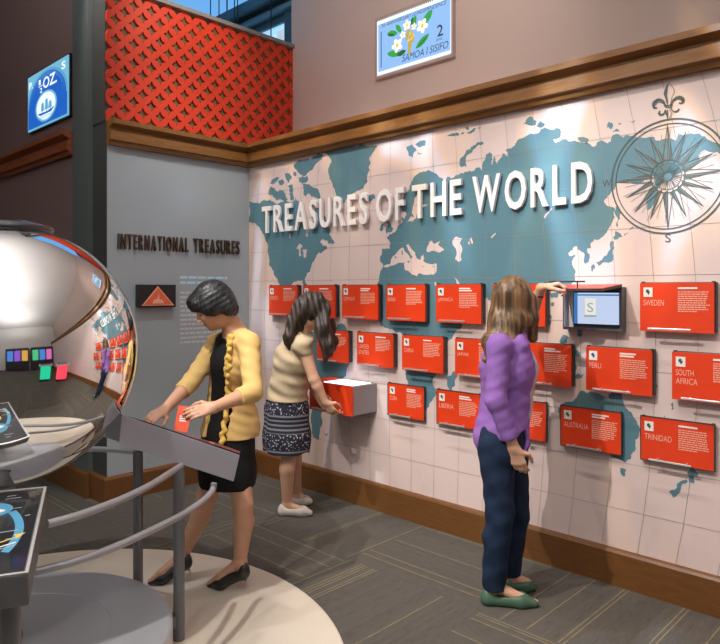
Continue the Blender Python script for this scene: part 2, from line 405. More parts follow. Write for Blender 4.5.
ISLE = [R4([(203,392),(210,390),(213,416),(206,418)]), R4([(160,430),(172,428),(170,440),(162,440)]), R4([(330,490),(350,488),(345,496)]), R4([(400,490),(418,486),(408,497)]), R4([(236,458),(256,452),(252,472)])]

wall = MB()
wall.box((MAPX, -5, 0), (UPX, BACKY + 0.23, CORN1), 0)
def on_wall(pts, w, mi):
    if len(pts) > 12:                     # ragged outlines: constrained triangulation copes with crossings
        vs, _, fs, *_r = delaunay_2d_cdt([Vector(p) for p in pts], [], [list(range(len(pts)))], 1, 1e-5)
        out = []
        for f in fs:
            a, b, c = (vs[i] for i in f); out.append(tuple(f) if (b - a).cross(c - a) < 0 else tuple(f[::-1]))
        wall.add([(MAPX - w, v.x, v.y) for v in vs], out, mi); return
    wall.poly([(MAPX - w, y, z) for y, z in pts][::-1], mi)
def ccw(pts):
    a = sum(pts[i][0] * pts[(i+1) % len(pts)][1] - pts[(i+1) % len(pts)][0] * pts[i][1] for i in range(len(pts)))
    return pts if a > 0 else pts[::-1]
def clip_end(pts): return [(min(y, BACKY - 0.002), min(z, CORN0 + 0.03)) for y, z in pts]
for poly in LAND: on_wall(ccw(clip_end(rough([wall_yz(*p) for p in poly]))), 0.0008, 1)
for poly in SEA: on_wall(ccw(rough([wall_yz(*p) for p in poly], 2, .12)), 0.0016, 0)
for poly in ISLE: on_wall(ccw(rough([wall_yz(*p) for p in poly], 1)), 0.0022, 1)
def strip(pts, wd, w, mi):
    for (y0, z0), (y1, z1) in zip(pts[:-1], pts[1:]):
        L = math.hypot(y1 - y0, z1 - z0) or 1; ny, nz = -(z1 - z0) / L * wd / 2, (y1 - y0) / L * wd / 2
        on_wall(ccw([(y0 - ny, z0 - nz), (y1 - ny, z1 - nz), (y1 + ny, z1 + nz), (y0 + ny, z0 + nz)]), w, mi)
for k in range(-26, 18):                  # meridians bow outwards from the middle of the map
    pts = []
    for i in range(13):
        z = 0.19 + i * (2.62 - 0.19) / 12
        pts.append((2.9 + (1.452 - 2.9 + 0.2 * k) * (1 - 0.05 * (z - 1.25) ** 2), z))
    if max(y for y, z in pts) < BACKY: strip(pts, 0.0019, 0.0019, 2)
for k in range(10): strip([(y, 0.40 + 0.245 * k) for y in (-5, -2, 1, 3, BACKY - 0.01)], 0.0019, 0.0019, 2)
# compass rose printed over the map
KY, KZ, KR = 1.194, 2.118, 0.284
def kp(r, a): return (KY - r * math.sin(a), KZ + r * math.cos(a))
def ring(r, wd, mi=3, n=96):
    strip([kp(r, 2 * math.pi * i / n) for i in range(n + 1)], wd, 0.0030, mi)
ring(KR, 0.008); ring(KR - 0.022, 0.005); ring(0.082, 0.006); ring(0.066, 0.003); ring(0.022, 0.004)
for i in range(36): strip([kp(0.026, i * math.pi / 18), kp(0.064, i * math.pi / 18)], 0.0025, 0.0030, 3)
for i in range(32):
    a = i * math.pi / 16
    strip([kp(0.084, a + 0.05), kp(0.215 if i % 2 else 0.235, a + 0.05)], 0.0022, 0.0028, 4)
for i in range(16):
    a = i * math.pi / 8
    L = 0.262 if i % 4 == 0 else (0.235 if i % 2 == 0 else 0.225); wd = 0.17 if i % 2 == 0 else 0.15
    tip, base, l, r = kp(L, a), kp(0.07, a), kp(0.088, a - wd * 1.7), kp(0.088, a + wd * 1.7)
    on_wall(ccw([tip, base, r]), 0.0026, 3)
    strip([l, tip], 0.003, 0.0029, 3); strip([base, tip], 0.002, 0.0031, 3)
for j in range(8): strip([kp(0.02, j * math.pi / 4), kp(0.066, j * math.pi / 4 + 0.2)], 0.004, 0.0031, 3)
def ink(pts_px, wmul):
    pts = [wall_yz(*p) for p in S8(pts_px)]
    for i in range(len(pts) - 1): strip(pts[i:i+2], wmul[min(i, len(wmul) - 1)] * 0.0006, 0.0027, 3)
on_wall(ccw([wall_yz(*p) for p in S8([(310,98),(286,140),(270,190),(288,240),(298,284),(306,250),(298,205),(302,150)])]), 0.0027, 3)
ink([(310,98),(345,140),(358,175),(335,225),(322,280)], [4])
ink([(282,290),(272,256),(240,236),(205,246),(184,280),(196,304),(218,302)], [16, 20, 24, 26, 20, 12]); ink([(274,270),(245,258),(215,262),(206,282)], [5])
ink([(330,284),(345,244),(380,216),(418,222),(432,248),(414,270),(392,262)], [14, 20, 24, 24, 18, 12]); ink([(352,250),(380,232),(408,236),(414,252)], [5])
ink([(286,318),(274,352),(246,362),(230,342),(244,326)], [14, 18, 18, 10]); ink([(326,302),(348,334),(380,332),(394,310)], [8, 14, 16])
ink([(282,286),(342,282)], [10]); ink([(282,300),(340,296)], [8])
on_wall(ccw([wall_yz(*p) for p in S8([(304,312),(284,346),(304,402),(308,350)])]), 0.0027, 3); ink([(320,310),(338,348),(308,402)], [4])
KF = MB(wall_frame_map(0, 0))
for ch, px, py, w, h in (('W', 607, 183, 0.05, 0.036), ('S', 668, 238, 0.028, 0.042)):
    y, z = wall_yz(px, py); fit_text(KF, ch, -y - w / 2, z - h / 2, w, h, 0.0027)
wall.v, n0 = wall.v + KF.v, len(wall.v)
wall.f += [tuple(i + n0 for i in f) for f in KF.f]; wall.m += [3] * len(KF.f); wall.sm += [False] * len(KF.f)
structure(wall.build('wall_right', [M_mapbg, M_land, M_grid, M_ink, M_fine]))

# ---- grey wall with its printed paragraph, end face towards the column
M_blueprint = mat('pale_blue_print', (0.45, 0.68, 0.76), 0.6)
gw = MB().box((ENDX + 0.004, BACKY, 0), (MAPX + 0.02, BACKY + 0.23, CORN1), 0)
F = wall_frame_back(0, 0)
para = MB(F)
rnd = random.Random(5)
def text_lines(mb, u0, v0, w, n, pitch, h, mi, wz=0.0012, last=0.6):
    """paragraph too small to read: short word dashes set in lines"""
    for i in range(n):
        u = u0; end = u0 + w * (last if i == n - 1 else rnd.uniform(0.86, 1.0))
        while u < end - h:
            L = min(rnd.uniform(1.2, 4.2) * h, end - u)
            mb.add([(u, v0 - i * pitch, wz), (u + L, v0 - i * pitch, wz), (u + L, v0 - i * pitch + h, wz), (u, v0 - i * pitch + h, wz)], [(0, 1, 2, 3)], mi)
            u += L + 0.5 * h
p0 = onY(180, 276, BACKY)
text_lines(para, p0.x, p0.z - 0.02, 0.50, 2, 0.042, 0.020, 1, last=0.55)
text_lines(para, p0.x, p0.z - 0.14, 0.46, 12, 0.036, 0.016, 2)
gw.v, n0 = gw.v + para.v, len(gw.v); gw.f += [tuple(i + n0 for i in f) for f in para.f]; gw.m += para.m; gw.sm += para.sm
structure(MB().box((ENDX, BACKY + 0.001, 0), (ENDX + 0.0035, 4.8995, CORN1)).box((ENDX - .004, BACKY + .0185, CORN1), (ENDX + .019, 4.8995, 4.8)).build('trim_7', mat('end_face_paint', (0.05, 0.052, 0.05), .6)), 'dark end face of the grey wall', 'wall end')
structure(gw.build('wall_back', [M_grey, M_blueprint, mat('pale_grey_print', (0.56, 0.57, 0.57), .6)]))

# ---- cornices and baseboards (profiles swept along the walls, mitred in the corner)
CP = [(0, 2.605), (0.035, 2.605), (0.042, 2.632), (0.066, 2.640), (0.066, 2.706), (0.045, 2.716), (0.045, 2.728), (0.098, 2.752), (0.098, 2.786), (0, 2.786)]
BP = [(0, 0), (0.03, 0), (0.03, 0.172), (0.022, 0.185), (0, 0.19)]
def sweep(prof, fn, a, b):
    m = MB(); n = len(prof)
    va = [fn(o, z, a) for o, z in prof]; vb = [fn(o, z, b) for o, z in prof]
    m.add(va + vb, [(i, (i + 1) % n, n + (i + 1) % n, n + i) for i in range(n)] + [tuple(range(n - 1, -1, -1)), tuple(range(n, 2 * n))])
    return m
along_map = lambda o, z, t: (MAPX - o, t - (o if t > 1 else 0), z)
across_back = lambda o, z, t: ((t - o) if t > 3 else t - 0.0, BACKY - o, z)
structure(sweep(CP, along_map, BACKY, -5).build('trim_3', M_oakY, merge=True), 'oak cornice moulding along the top of the map wall', 'cornice')
structure(sweep(CP, across_back, ENDX, MAPX).build('trim_4', M_oakX, merge=True), 'oak cornice moulding under the red lattice', 'cornice')
dark_line = lambda o, z, t: (2.17 - o, t, z)
structure(sweep(CP, dark_line, 12, 5.19).build('trim_5', M_cherryY, merge=True), 'reddish cornice moulding on the dark wall', 'cornice')
structure(sweep(BP, along_map, BACKY, -5).build('baseboard_right', M_baseY, merge=True))
structure(sweep(BP, across_back, ENDX - 0.03, MAPX).build('baseboard_back', M_baseX, merge=True))
structure(sweep(BP, lambda o, z, t: (2.18 - o, t, z), 4.90, BACKY).build('baseboard_end', M_baseY, merge=True))
structure(sweep(BP, lambda o, z, t: (2.145 - o, t, z), 12, 4.87).build('baseboard_left', M_baseY, merge=True))

# ---- red pierced lattice above the grey wall
M_red_lat = mat('red_lattice_paint', (0.60, 0.036, 0.008), 0.5, noise=0.05, nscale=4)
M_back_lat = mat('bronze_backing', (0.16, 0.09, 0.035), 0.6)
M_cap = mat('grey_cap_rail', (0.22, 0.21, 0.20), 0.5)
LT = 3.765
lat = thing('lattice_screen', 'red pierced lattice screen of star-shaped holes above the grey wall', 'screen', (3.06, BACKY + 0.08, CORN1))
bm = bmesh.new()
hx, hz, t = 0.0715, 0.0725, 0.046
x = ENDX - 0.02; i = 0
def star_pts(cx, cz, r, n=5):
    out = []
    for q in range(4):
        a0, a1 = q * math.pi / 2, (q + 1) * math.pi / 2
        p0 = (math.cos(a0) * r, math.sin(a0) * r); p1 = (math.cos(a1) * r, math.sin(a1) * r)
        for k in range(n):
            s = k / n; mx = (p0[0] * (1 - s) + p1[0] * s, p0[1] * (1 - s) + p1[1] * s)
            pull = 1 - 0.27 * math.sin(math.pi * s)
            out.append((cx + mx[0] * pull, cz + mx[1] * pull))
    return out
def diamond_pts(cx, cz, n=5):
    c = [(hx, 0), (0, hz), (-hx, 0), (0, -hz)]; out = []
    for q in range(4):
        a, b = c[q], c[(q + 1) % 4]
        for k in range(n): out.append((cx + a[0] + (b[0] - a[0]) * k / n, cz + a[1] + (b[1] - a[1]) * k / n))
    return out
for ci in range(-3, 29):
    for cj in range(-3, 18):
        if (ci + cj) % 2: continue
        cx, cz = ENDX + 0.07 + ci * hx, CORN1 + 0.03 + cj * hz
        a, b = diamond_pts(cx, cz), star_pts(cx, cz, t)
        va = [bm.verts.new((p[0], BACKY, p[1])) for p in a]; vb = [bm.verts.new((p[0], BACKY, p[1])) for p in b]
        n = len(a)
        for k in range(n): bm.faces.new((va[k], va[(k + 1) % n], vb[(k + 1) % n], vb[k]))
bmesh.ops.remove_doubles(bm, verts=bm.verts, dist=1e-4)
for co, no in (((ENDX, 0, 0), (-1, 0, 0)), ((UPX, 0, 0), (1, 0, 0)), ((0, 0, CORN1), (0, 0, -1)), ((0, 0, LT), (0, 0, 1))):
    bmesh.ops.bisect_plane(bm, geom=bm.verts[:] + bm.edges[:] + bm.faces[:], plane_co=co, plane_no=no, clear_outer=True)
bmesh.ops.recalc_face_normals(bm, faces=bm.faces)
r = bmesh.ops.extrude_face_region(bm, geom=bm.faces[:])
bmesh.ops.translate(bm, verts=[g for g in r['geom'] if isinstance(g, bmesh.types.BMVert)], vec=(0, 0.018, 0))
bmesh.ops.recalc_face_normals(bm, faces=bm.faces)
bmesh.ops.translate(bm, verts=bm.verts, vec=-lat.location)
me = bpy.data.meshes.new('lattice_panel'); bm.to_mesh(me); bm.free(); me.materials.append(M_red_lat)
o = bpy.data.objects.new('lattice_panel', me); COL.objects.link(o); o.parent = lat
MB().box((ENDX + 0.0195, BACKY + 0.0185, CORN1 + 0.001), (UPX, BACKY + 0.075, LT)).build('backing_board', M_back_lat, lat)
MB().box((ENDX, BACKY - 0.03, LT), (UPX, BACKY + 0.11, LT + 0.035)).build('cap_rail', M_cap, lat, bevel=0.004)

# ---- atrium beyond the lattice: exterior wall with its high window, hanging cables
M_teal = mat('teal_steel', (0.05, 0.12, 0.15), 0.5)
M_teal2 = mat('pale_blue_fascia', (0.14, 0.30, 0.40), 0.5)
M_sky = mat('daylit_window_pane', (0.5, 0.7, 0.9), 0.3, emit=(0.36, 0.70, 1.0), estr=0.9)
M_fold = mat('window_blind', (0.85, 0.9, 0.95), 0.8, emit=(0.75, 0.9, 1.0), estr=0.45)
AX = 4.22
structure(MB().box((AX, 4.92, 0), (AX + 0.12, 12, 3.4)).box((AX, 4.92, 4.31), (AX + 0.12, 12, 4.5)).box((AX, 4.86, 3.4), (AX + 0.12, 5.13, 4.31)).box((AX, 8.0, 3.4), (AX + 0.12, 12, 4.31))
          .box((AX - 0.14, 4.92, 4.42), (AX, 12, 4.52)).build('wall_outer', M_teal))
structure(MB().box((AX - 0.05, 4.92, 4.325), (AX, 12, 4.372)).build('trim_6', M_teal2))
w1 = structure(MB().box((AX + 0.02, 5.13, 4.24), (AX + 0.08, 8, 4.31)).box((AX + 0.02, 5.13, 3.4), (AX + 0.08, 8, 3.46)).box((AX + 0.02, 6.0, 3.46), (AX + 0.08, 6.05, 4.24)).box((AX + 0.02, 7.0, 3.46), (AX + 0.08, 7.05, 4.24)).build('window_1', M_teal))
MB().box((AX + 0.05, 5.13, 3.46), (AX + 0.055, 8, 4.24)).build('pane', M_sky, w1)
bl = MB()
for k in range(5): bl.box((AX + 0.035, 5.18 + k * 0.16, 3.46), (AX + 0.045, 5.28 + k * 0.16, 4.18 - 0.03 * (k % 2)))
bl.build('blind', M_fold, w1)
for k, (px, yy) in enumerate(((210.5, 6.0), (219, 6.0), (227, 6.0), (234.5, 5.7), (237.5, 5.7), (271, 5.2))):
    p = onY(px, 20, yy)
    c = MB().tube([(p.x, p.y, 2.9), (p.x, p.y, 5.2)], 0.006 if k != 2 else 0.008, 8).build('hanging_cable', M_black)
    tag(c, ['thin dark cable farthest left above the red lattice', 'thin dark cable second from left above the lattice', 'slightly thicker dark cable third from left above the lattice',
            'dark cable, left one of the close pair above the lattice', 'dark cable, right one of the close pair above the lattice', 'dark cable hanging in front of the bright window'][k], 'cable', 'cables hanging above the lattice')

# ------------------------------------------------------------------ flap panels on the map wall
M_flap = mat('flap_red', (0.70, 0.048, 0.009), 0.38, noise=0.03, nscale=3)
M_steel = mat('brushed_steel', (0.72, 0.71, 0.70), 0.32, metal=0.7)
M_icon = mat('icon_ink', (0.03, 0.06, 0.14), 0.6)
M_icon2 = mat('icon_green', (0.05, 0.16, 0.06), 0.6)
M_card = mat('emblem_card', (0.80, 0.76, 0.68), 0.5)
M_screen_bezel = mat('bezel_grey', (0.10, 0.10, 0.12), 0.4)
ROWZ = [(1.343, 1.585), (1.015, 1.247), (0.690, 0.908)]
BLOB = [(0, .5), (.18, .42), (.2, .15), (.42, .12), (.3, -.2), (.12, -.5), (-.05, -.2), (-.35, .02), (-.4, .3), (-.2, .46)]
PANELS = [  # row, left px, right px, country, second line, heading lines, body lines, icon, label
 (0, 269, 297, 'GREECE', None, 1, 8, 0, 'red flap panel at the far left end of the top row, beside the grey wall'),
 (0, 303, 335, 'NORWAY', None, 1, 8, 0, 'red flap panel behind the dark-haired head of the woman in the beige top'),
 (0, 342, 378, 'GERMANY', None, 2, 8, 0, 'red flap panel in the top row just right of the bending woman\'s head'),
 (0, 386, 425, 'IRAN', None, 1, 9, 1, 'red flap panel reading IRAN, fourth along the top row'),
 (0, 436, 481, 'JAMAICA', None, 2, 9, 1, 'red flap panel reading JAMAICA, left of the long-haired woman in the top row'),
 (0, 493, 545, 'INDIA', None, 1, 9, 1, 'red flap panel of the top row mostly hidden behind the long-haired woman\'s head'),
 (0, 640, 714, 'SWEDEN', None, 1, 10, 0, 'red flap panel reading SWEDEN, right of the opened panel'),
 (1, 313, 348, 'FRANCE', None, 1, 7, 0, 'red flap panel in the middle row above the pulled-out drawer, partly behind the bending woman'),
 (1, 357, 393, 'UNITED', 'STATES', 1, 8, 0, 'red flap panel with a two-line title, above the right end of the drawer'),
 (1, 402, 443, 'CHINA', None, 1, 9, 1, 'red flap panel reading CHINA, in the middle row'),
 (1, 455, 500, 'JAPAN', None, 1, 9, 1, 'red flap panel reading JAPAN, beside the purple cardigan back'),
 (1, 520, 571, 'EGYPT', None, 2, 10, 0, 'red flap panel in front of the purple cardigan woman\'s chest, in the middle row'),
 (1, 586, 652, 'PERU', None, 2, 10, 0, 'red flap panel reading PERU, in shadow below the opened panel'),
 (1, 672, 755, 'SOUTH', 'AFRICA', 1, 9, 2, 'red flap panel reading SOUTH AFRICA, cut by the right edge'),
 (2, 388, 424, 'CUBA', None, 2, 9, 0, 'red flap panel reading CUBA, leftmost of the bottom row'),
 (2, 437, 480, 'LIBERIA', None, 2, 9, 2, 'red flap panel reading LIBERIA, in the bottom row left of the blue jeans'),
 (2, 497, 546, 'KENYA', None, 2, 9, 2, 'red flap panel of the bottom row mostly hidden behind the purple cardigan'),
 (2, 561, 621, 'AUSTRALIA', None, 2, 10, 3, 'red flap panel reading AUSTRALIA, in the bottom row over the printed continent'),
 (2, 641, 714, 'TRINIDAD', None, 1, 10, 1, 'red flap panel reading TRINIDAD, at the right of the bottom row'),
]
def handle(D, W, F, root):
    h = MB(F); u0, u1 = W * 0.16, W * 0.74
    h.box((u0, 0.010, D + 0.040), (u1, 0.020, D + 0.049))
    for uu in (u0 + 0.03, u1 - 0.03): h.box((uu - 0.003, 0.012, D), (uu + 0.003, 0.018, D + 0.041))
    return h.build('handle', M_steel, root, bevel=0.0015)
def flap_face(fl, W, H, name, second, nh, nb, icon, w):
    e = 0.048
    fl.box((0.018, H - 0.022 - e, w), (0.018 + e * 0.92, H - 0.022, w + 0.0015), 2)
    ic, jc = 0.018 + e * 0.46, H - 0.022 - e / 2
    fl.add([(ic + a * e * 0.55, jc + b * e * 0.6, w + 0.0022) for a, b in BLOB], [tuple(range(len(BLOB)))[::-1]], 4 if icon == 3 else 3)
    hh = 0.029
    wd = min(0.0165 * len(name), W * 0.42)
    v = H - 0.022 - e - 0.014 - hh
    fit_text(fl, name, 0.018, v, wd, hh, w + 0.001, 1)
    if second: fit_text(fl, second, 0.018, v - hh - 0.012, min(0.0165 * len(second), W * 0.42), hh, w + 0.001, 1)
    ux, ww = W * 0.53, W * 0.42
    rr = random.Random(len(name) * 31 + nb)
    for k in range(nh):
        fl.box((ux, H - 0.030 - k * 0.013, w), (ux + ww * rr.uniform(0.45, 0.7), H - 0.022 - k * 0.013, w + 0.001), 5)
    text_lines(fl, ux, H - 0.034 - nh * 0.013, ww, nb, 0.0105, 0.0052, 1, w + 0.001)
for row, pl, pr, name, second, nh, nb, icon, label in PANELS:
    z0, z1 = ROWZ[row]; D = 0.046 if row < 2 else 0.026; X = MAPX - D
    yl = onX(pl, 290, X).y; yr = onX(pr, 290, X).y
    W, H = yl - yr, z1 - z0
    if pr in (500, 546): W = 0.335
    if pl in (313, 497): yl = onX(pr, 290, X).y + 0.335; W = 0.335
    if pr == 755: W = 0.35
    if pl == 520: yl = yr + 0.34; W = 0.34
    root = thing('mounted_flap_panel', label, 'display panel', (MAPX, yl - W / 2, z0), 'red flap panels on the map wall')
    F = wall_frame_map(yl, z0)
    MB(F).box((0.012, 0.006, 0.0035), (W + (0.006 if row < 2 else -0.002), H + (0.004 if row < 2 else -0.002), D - 0.0125)).build('back_box', M_dark, root, bevel=0.003)
    fl = MB(F); fl.box((0, 0, D - 0.012), (W, H, D), 0)
    if row == 2:
        for a in ((-0.004, -0.004, W + 0.004, 0.0), (-0.004, H, W + 0.004, H + 0.004), (-0.004, 0, 0, H), (W, 0, W + 0.004, H)):
            fl.box((a[0], a[1], D - 0.014), (a[2], a[3], D + 0.002), 6)
    flap_face(fl, W, H, name, second, nh, nb, icon, D)
    fp = fl.build('flap', [M_flap, M_text, M_card, M_icon, M_icon2, M_white, M_dark], root)
    handle(D, W, F, fp)
    for uu in (W - 0.012, 0.004):
        hg = MB(F); hg.box((uu, H - 0.012, D * 0.45), (uu + 0.014, H + 0.008, D - 0.002)); hg.build('hinge', M_dark, root, bevel=0.002)

# ---- the opened panel with its screen
zo0, zo1 = 1.335, 1.565
Xo = MAPX - 0.056
yl, yr = onX(563, 300, Xo).y, onX(622, 300, Xo).y
W, H = yl - yr, zo1 - zo0
root = thing('mounted_screen_panel', 'opened flap panel with a lit screen, its red flap lifted by the woman in purple', 'display panel', (MAPX, yl - W / 2, zo0))
F = wall_frame_map(yl, zo0)
M_inner = mat('bezel_pale', (0.72, 0.72, 0.75), 0.45)
b = MB(F)
b.box((0, 0, 0.0035), (W, 0.012, 0.058)); b.box((0, H - 0.010, 0.0035), (W, H, 0.058)); b.box((0, 0.012, 0.0035), (0.006, H - 0.010, 0.058)); b.box((W - 0.012, 0.012, 0.0035), (W, H - 0.010, 0.058)); b.box((0.006, 0.012, 0.0035), (W - 0.012, H - 0.010, 0.012))
b.build('back_box', M_screen_bezel, root)
lin = MB(F); lin.box((0.0065, 0.0125, 0.012), (0.009, H - 0.0105, 0.054)); lin.box((0.009, 0.0125, 0.012), (0.040, H - 0.0105, 0.016)); lin.build('liner', M_inner, root)
E_scr = mat('screen_white', (0.1, 0.1, 0.1), 0.3, emit=(0.62, 0.74, 1.0), estr=0.85)
E_blue = mat('screen_blue', (0.02, 0.05, 0.1), 0.3, emit=(0.05, 0.22, 0.55), estr=0.8)
E_stamp = mat('screen_stamp', (0.1, 0.1, 0.1), 0.3, emit=(0.82, 0.84, 0.78), estr=0.95)
E_grey = mat('screen_grey', (0.1, 0.1, 0.1), 0.3, emit=(0.42, 0.44, 0.42), estr=0.8)
sc = MB(F); sc.box((0.042, 0.026, 0.012), (W - 0.016, H - 0.022, 0.020), 0)
sx0, sx1, sy0, sy1 = 0.046, W - 0.030, 0.032, H - 0.030
def rect(mb, u0, v0, u1, v1, w, mi): mb.add([(u0, v0, w), (u1, v0, w), (u1, v1, w), (u0, v1, w)], [(0, 1, 2, 3)], mi)
rect(sc, sx0, sy0, sx1, sy1, 0.0206, 2); rect(sc, sx0 + 0.022, sy0, sx1, sy1 - 0.016, 0.0212, 1)
rect(sc, sx0 + 0.022, sy1 - 0.008, sx1, sy1, 0.0212, 1)
rect(sc, sx0 + 0.060, sy0 + 0.038, sx0 + 0.128, sy1 - 0.034, 0.0218, 4); rect(sc, sx0 + 0.062, sy0 + 0.048, sx0 + 0.127, sy1 - 0.030, 0.0224, 3)
fit_text(sc, 'S', sx0 + 0.078, sy0 + 0.064, 0.034, 0.050, 0.0230, 4)
sc.build('screen', [M_black, E_scr, E_blue, E_stamp, E_grey], root)

# the flap frame keeps u; its own v now points out of the room wall
FO = F @ Matrix.Translation((0, H + 0.001, 0.054)) @ Matrix.Rotation(R(95.5), 4, 'X')
fl = MB(FO); fl.box((0, 0, -0.013), (W, 0.232, 0.0), 0); fl.box((0.002, 0.002, -0.0145), (W - 0.002, 0.230, -0.013), 1)
fp = fl.build('flap', [M_dark, M_flap], root)
h = MB(FO); u0, u1 = W * 0.10, W * 0.70
h.box((u0, 0.212, -0.052), (u1, 0.220, -0.044))
for uu in (u0 + 0.04, u1 - 0.04): h.box((uu - 0.003, 0.213, -0.045), (uu + 0.003, 0.219, -0.0145))
h.build('handle', M_dark, fp)

# ---- pulled-out drawer with a lit top
bx0, bx1, by0, by1, bz0, bz1 = 3.198, MAPX, 3.167, 3.60, 0.69, 0.89
dr = thing('pull_out_drawer', 'red-fronted grey drawer unit pulled out of the map wall with a lit top', 'drawer', ((bx0 + bx1) / 2, (by0 + by1) / 2, bz0))
M_dgrey = mat('drawer_grey', (0.27, 0.26, 0.27), 0.45)
MB().box((bx0 + 0.012, by0, bz0), (bx1 - 0.001, by1, bz1)).build('body', M_dgrey, dr, bevel=0.004)
MB().box((bx0, by0 - 0.002, bz0 - 0.003), (bx0 + 0.0115, by1 + 0.002, bz1 + 0.004)).build('front', M_flap, dr, bevel=0.002)
MB().box((bx0 + 0.03, by0 + 0.03, bz1 + 0.0005), (bx1 - 0.03, by1 - 0.12, bz1 + 0.004)).build('lit_screen', mat('drawer_screen', (0.1, 0.1, 0.1), 0.3, emit=(0.85, 0.9, 1.0), estr=2.2), dr)
MB().box((bx0 + 0.03, by1 - 0.11, bz1 + 0.0005), (bx1 - 0.05, by1 - 0.01, bz1 + 0.012)).build('lid', M_flap, dr, bevel=0.003)
hb = MB().tube([(bx0 - 0.03, by0 + 0.06, bz0 + 0.02), (bx0 - 0.03, by1 - 0.06, bz0 + 0.02)], 0.006, 8)
for yy in (by0 + 0.09, by1 - 0.09): hb.box((bx0 - 0.03, yy - 0.004, bz0 + 0.016), (bx0 + 0.001, yy + 0.004, bz0 + 0.024))
hb.build('handle', M_steel, dr)

# ------------------------------------------------------------------ raised lettering
M_letter = mat('letter_white', (0.92, 0.89, 0.88), 0.45)
M_bronze = mat('bronze_letter', (0.10, 0.055, 0.03), 0.35, metal=0.4)
def letter_row(root, word, F, u0, u1, v0, v1, w0, depth, bold, m, gap):
    geo = []; tot = 0
    for ch in word:
        vs, fs = text_geo(ch, 1.0, bold, 0.5)
        x0, x1 = min(v.x for v in vs), max(v.x for v in vs)
        geo.append((vs, fs, x0, x1)); tot += x1 - x0
    sc_ = (u1 - u0 - gap * (len(word) - 1)) / tot; u = u0
    hs = [(min(v.y for v in g[0]), max(v.y for v in g[0])) for g in geo]
    lo = min(0, 0); hi = max(h[1] for h, ch in zip(hs, word) if ch not in 'OSUC') if any(ch not in 'OSUC' for ch in word) else max(h[1] for h in hs)
    for (vs, fs, x0, x1) in geo:
        mb = MB(F)
        mb.add([((v.x - x0) * sc_ + u, v0 + (v.y - lo) / (hi - lo) * (v1 - v0), w0 + (v.z + 0.5) * depth) for v in vs], fs)
        u += (x1 - x0) * sc_ + gap
        mb.build('letter', m, root)
F = wall_frame_map(0, 0)
tl = thing('mounted_lettering', 'raised white title reading TREASURES OF THE WORLD across the map', 'lettering', (MAPX, 3.0, 2.03))
for word, a, b in (('TREASURES', 261, 366.5), ('OF', 375, 403), ('THE', 411, 460.5), ('WORLD', 471.5, 591.5)):
    ya, yb = onX(a, 200, MAPX - 0.04).y, onX(b, 200, MAPX - 0.04).y
    letter_row(tl, word, F, -ya, -yb, 2.03, 2.248, 0.010, 0.022, 0.018, M_letter, 0.032)
tl2 = thing('mounted_lettering', 'raised bronze letters reading INTERNATIONAL TREASURES on the grey wall', 'lettering', (2.8, BACKY, 1.8))
F = wall_frame_back(0, 0)
pa, pb, pc, pd = [onY(px, 240, BACKY - 0.02).x for px in (118.5, 188.5, 194, 239.5)]
zt, zb = onY(118, 234, BACKY).z, onY(118, 249.5, BACKY).z
zt2, zb2 = onY(239, 241, BACKY).z, onY(239, 254, BACKY).z
zt, zb = (zt + zt2) / 2, (zb + zb2) / 2
letter_row(tl2, 'INTERNATIONAL', F, pa, pb, zb, zt, 0.004, 0.022, 0.008, M_bronze, 0.016)
letter_row(tl2, 'TREASURES', F, pc, pd, zb, zt, 0.004, 0.022, 0.008, M_bronze, 0.016)

# ---- triangular stamp plaque on the grey wall
a, b_ = onY(138.5, 284.5, BACKY - 0.05), onY(176, 307, BACKY - 0.05)
pq = thing('mounted_plaque', 'black plaque with an orange triangular stamp on the grey wall', 'plaque', ((a.x + b_.x) / 2, BACKY, b_.z))
F = wall_frame_back(0, 0)
MB(F).box((a.x, b_.z, 0.002), (b_.x, a.z, 0.05)).build('board', M_black, pq, bevel=0.003)
M_tri = mat('stamp_orange', (0.75, 0.13, 0.06), 0.5, noise=0.15, nscale=30); M_tri2 = mat('stamp_peach', (0.85, 0.42, 0.26), 0.5)
W, H = b_.x - a.x, a.z - b_.z
tri = MB(F)
tp = [(a.x + 0.08 * W, b_.z + 0.08 * H), (a.x + 0.94 * W, b_.z + 0.08 * H), (a.x + 0.5 * W, b_.z + 0.93 * H)]
tri.prism([(u, v, 0.0505) for u, v in tp], (0, 0, 0.004), 1)
cxm, cym = sum(p[0] for p in tp) / 3, sum(p[1] for p in tp) / 3
tri.prism([(cxm + (u - cxm) * 0.88, cym + (v - cym) * 0.88, 0.0546) for u, v in tp], (0, 0, 0.0015), 0)
tri.poly([(cxm + q[0] * 0.10, cym - 0.012 + q[1] * 0.07, 0.0566) for q in ((-.5, -.3), (.5, -.3), (.35, .1), (.1, .15), (.05, .8), (-.1, .2), (-.35, .15))], 1)
tri.build('stamp', [M_tri, M_tri2], pq)

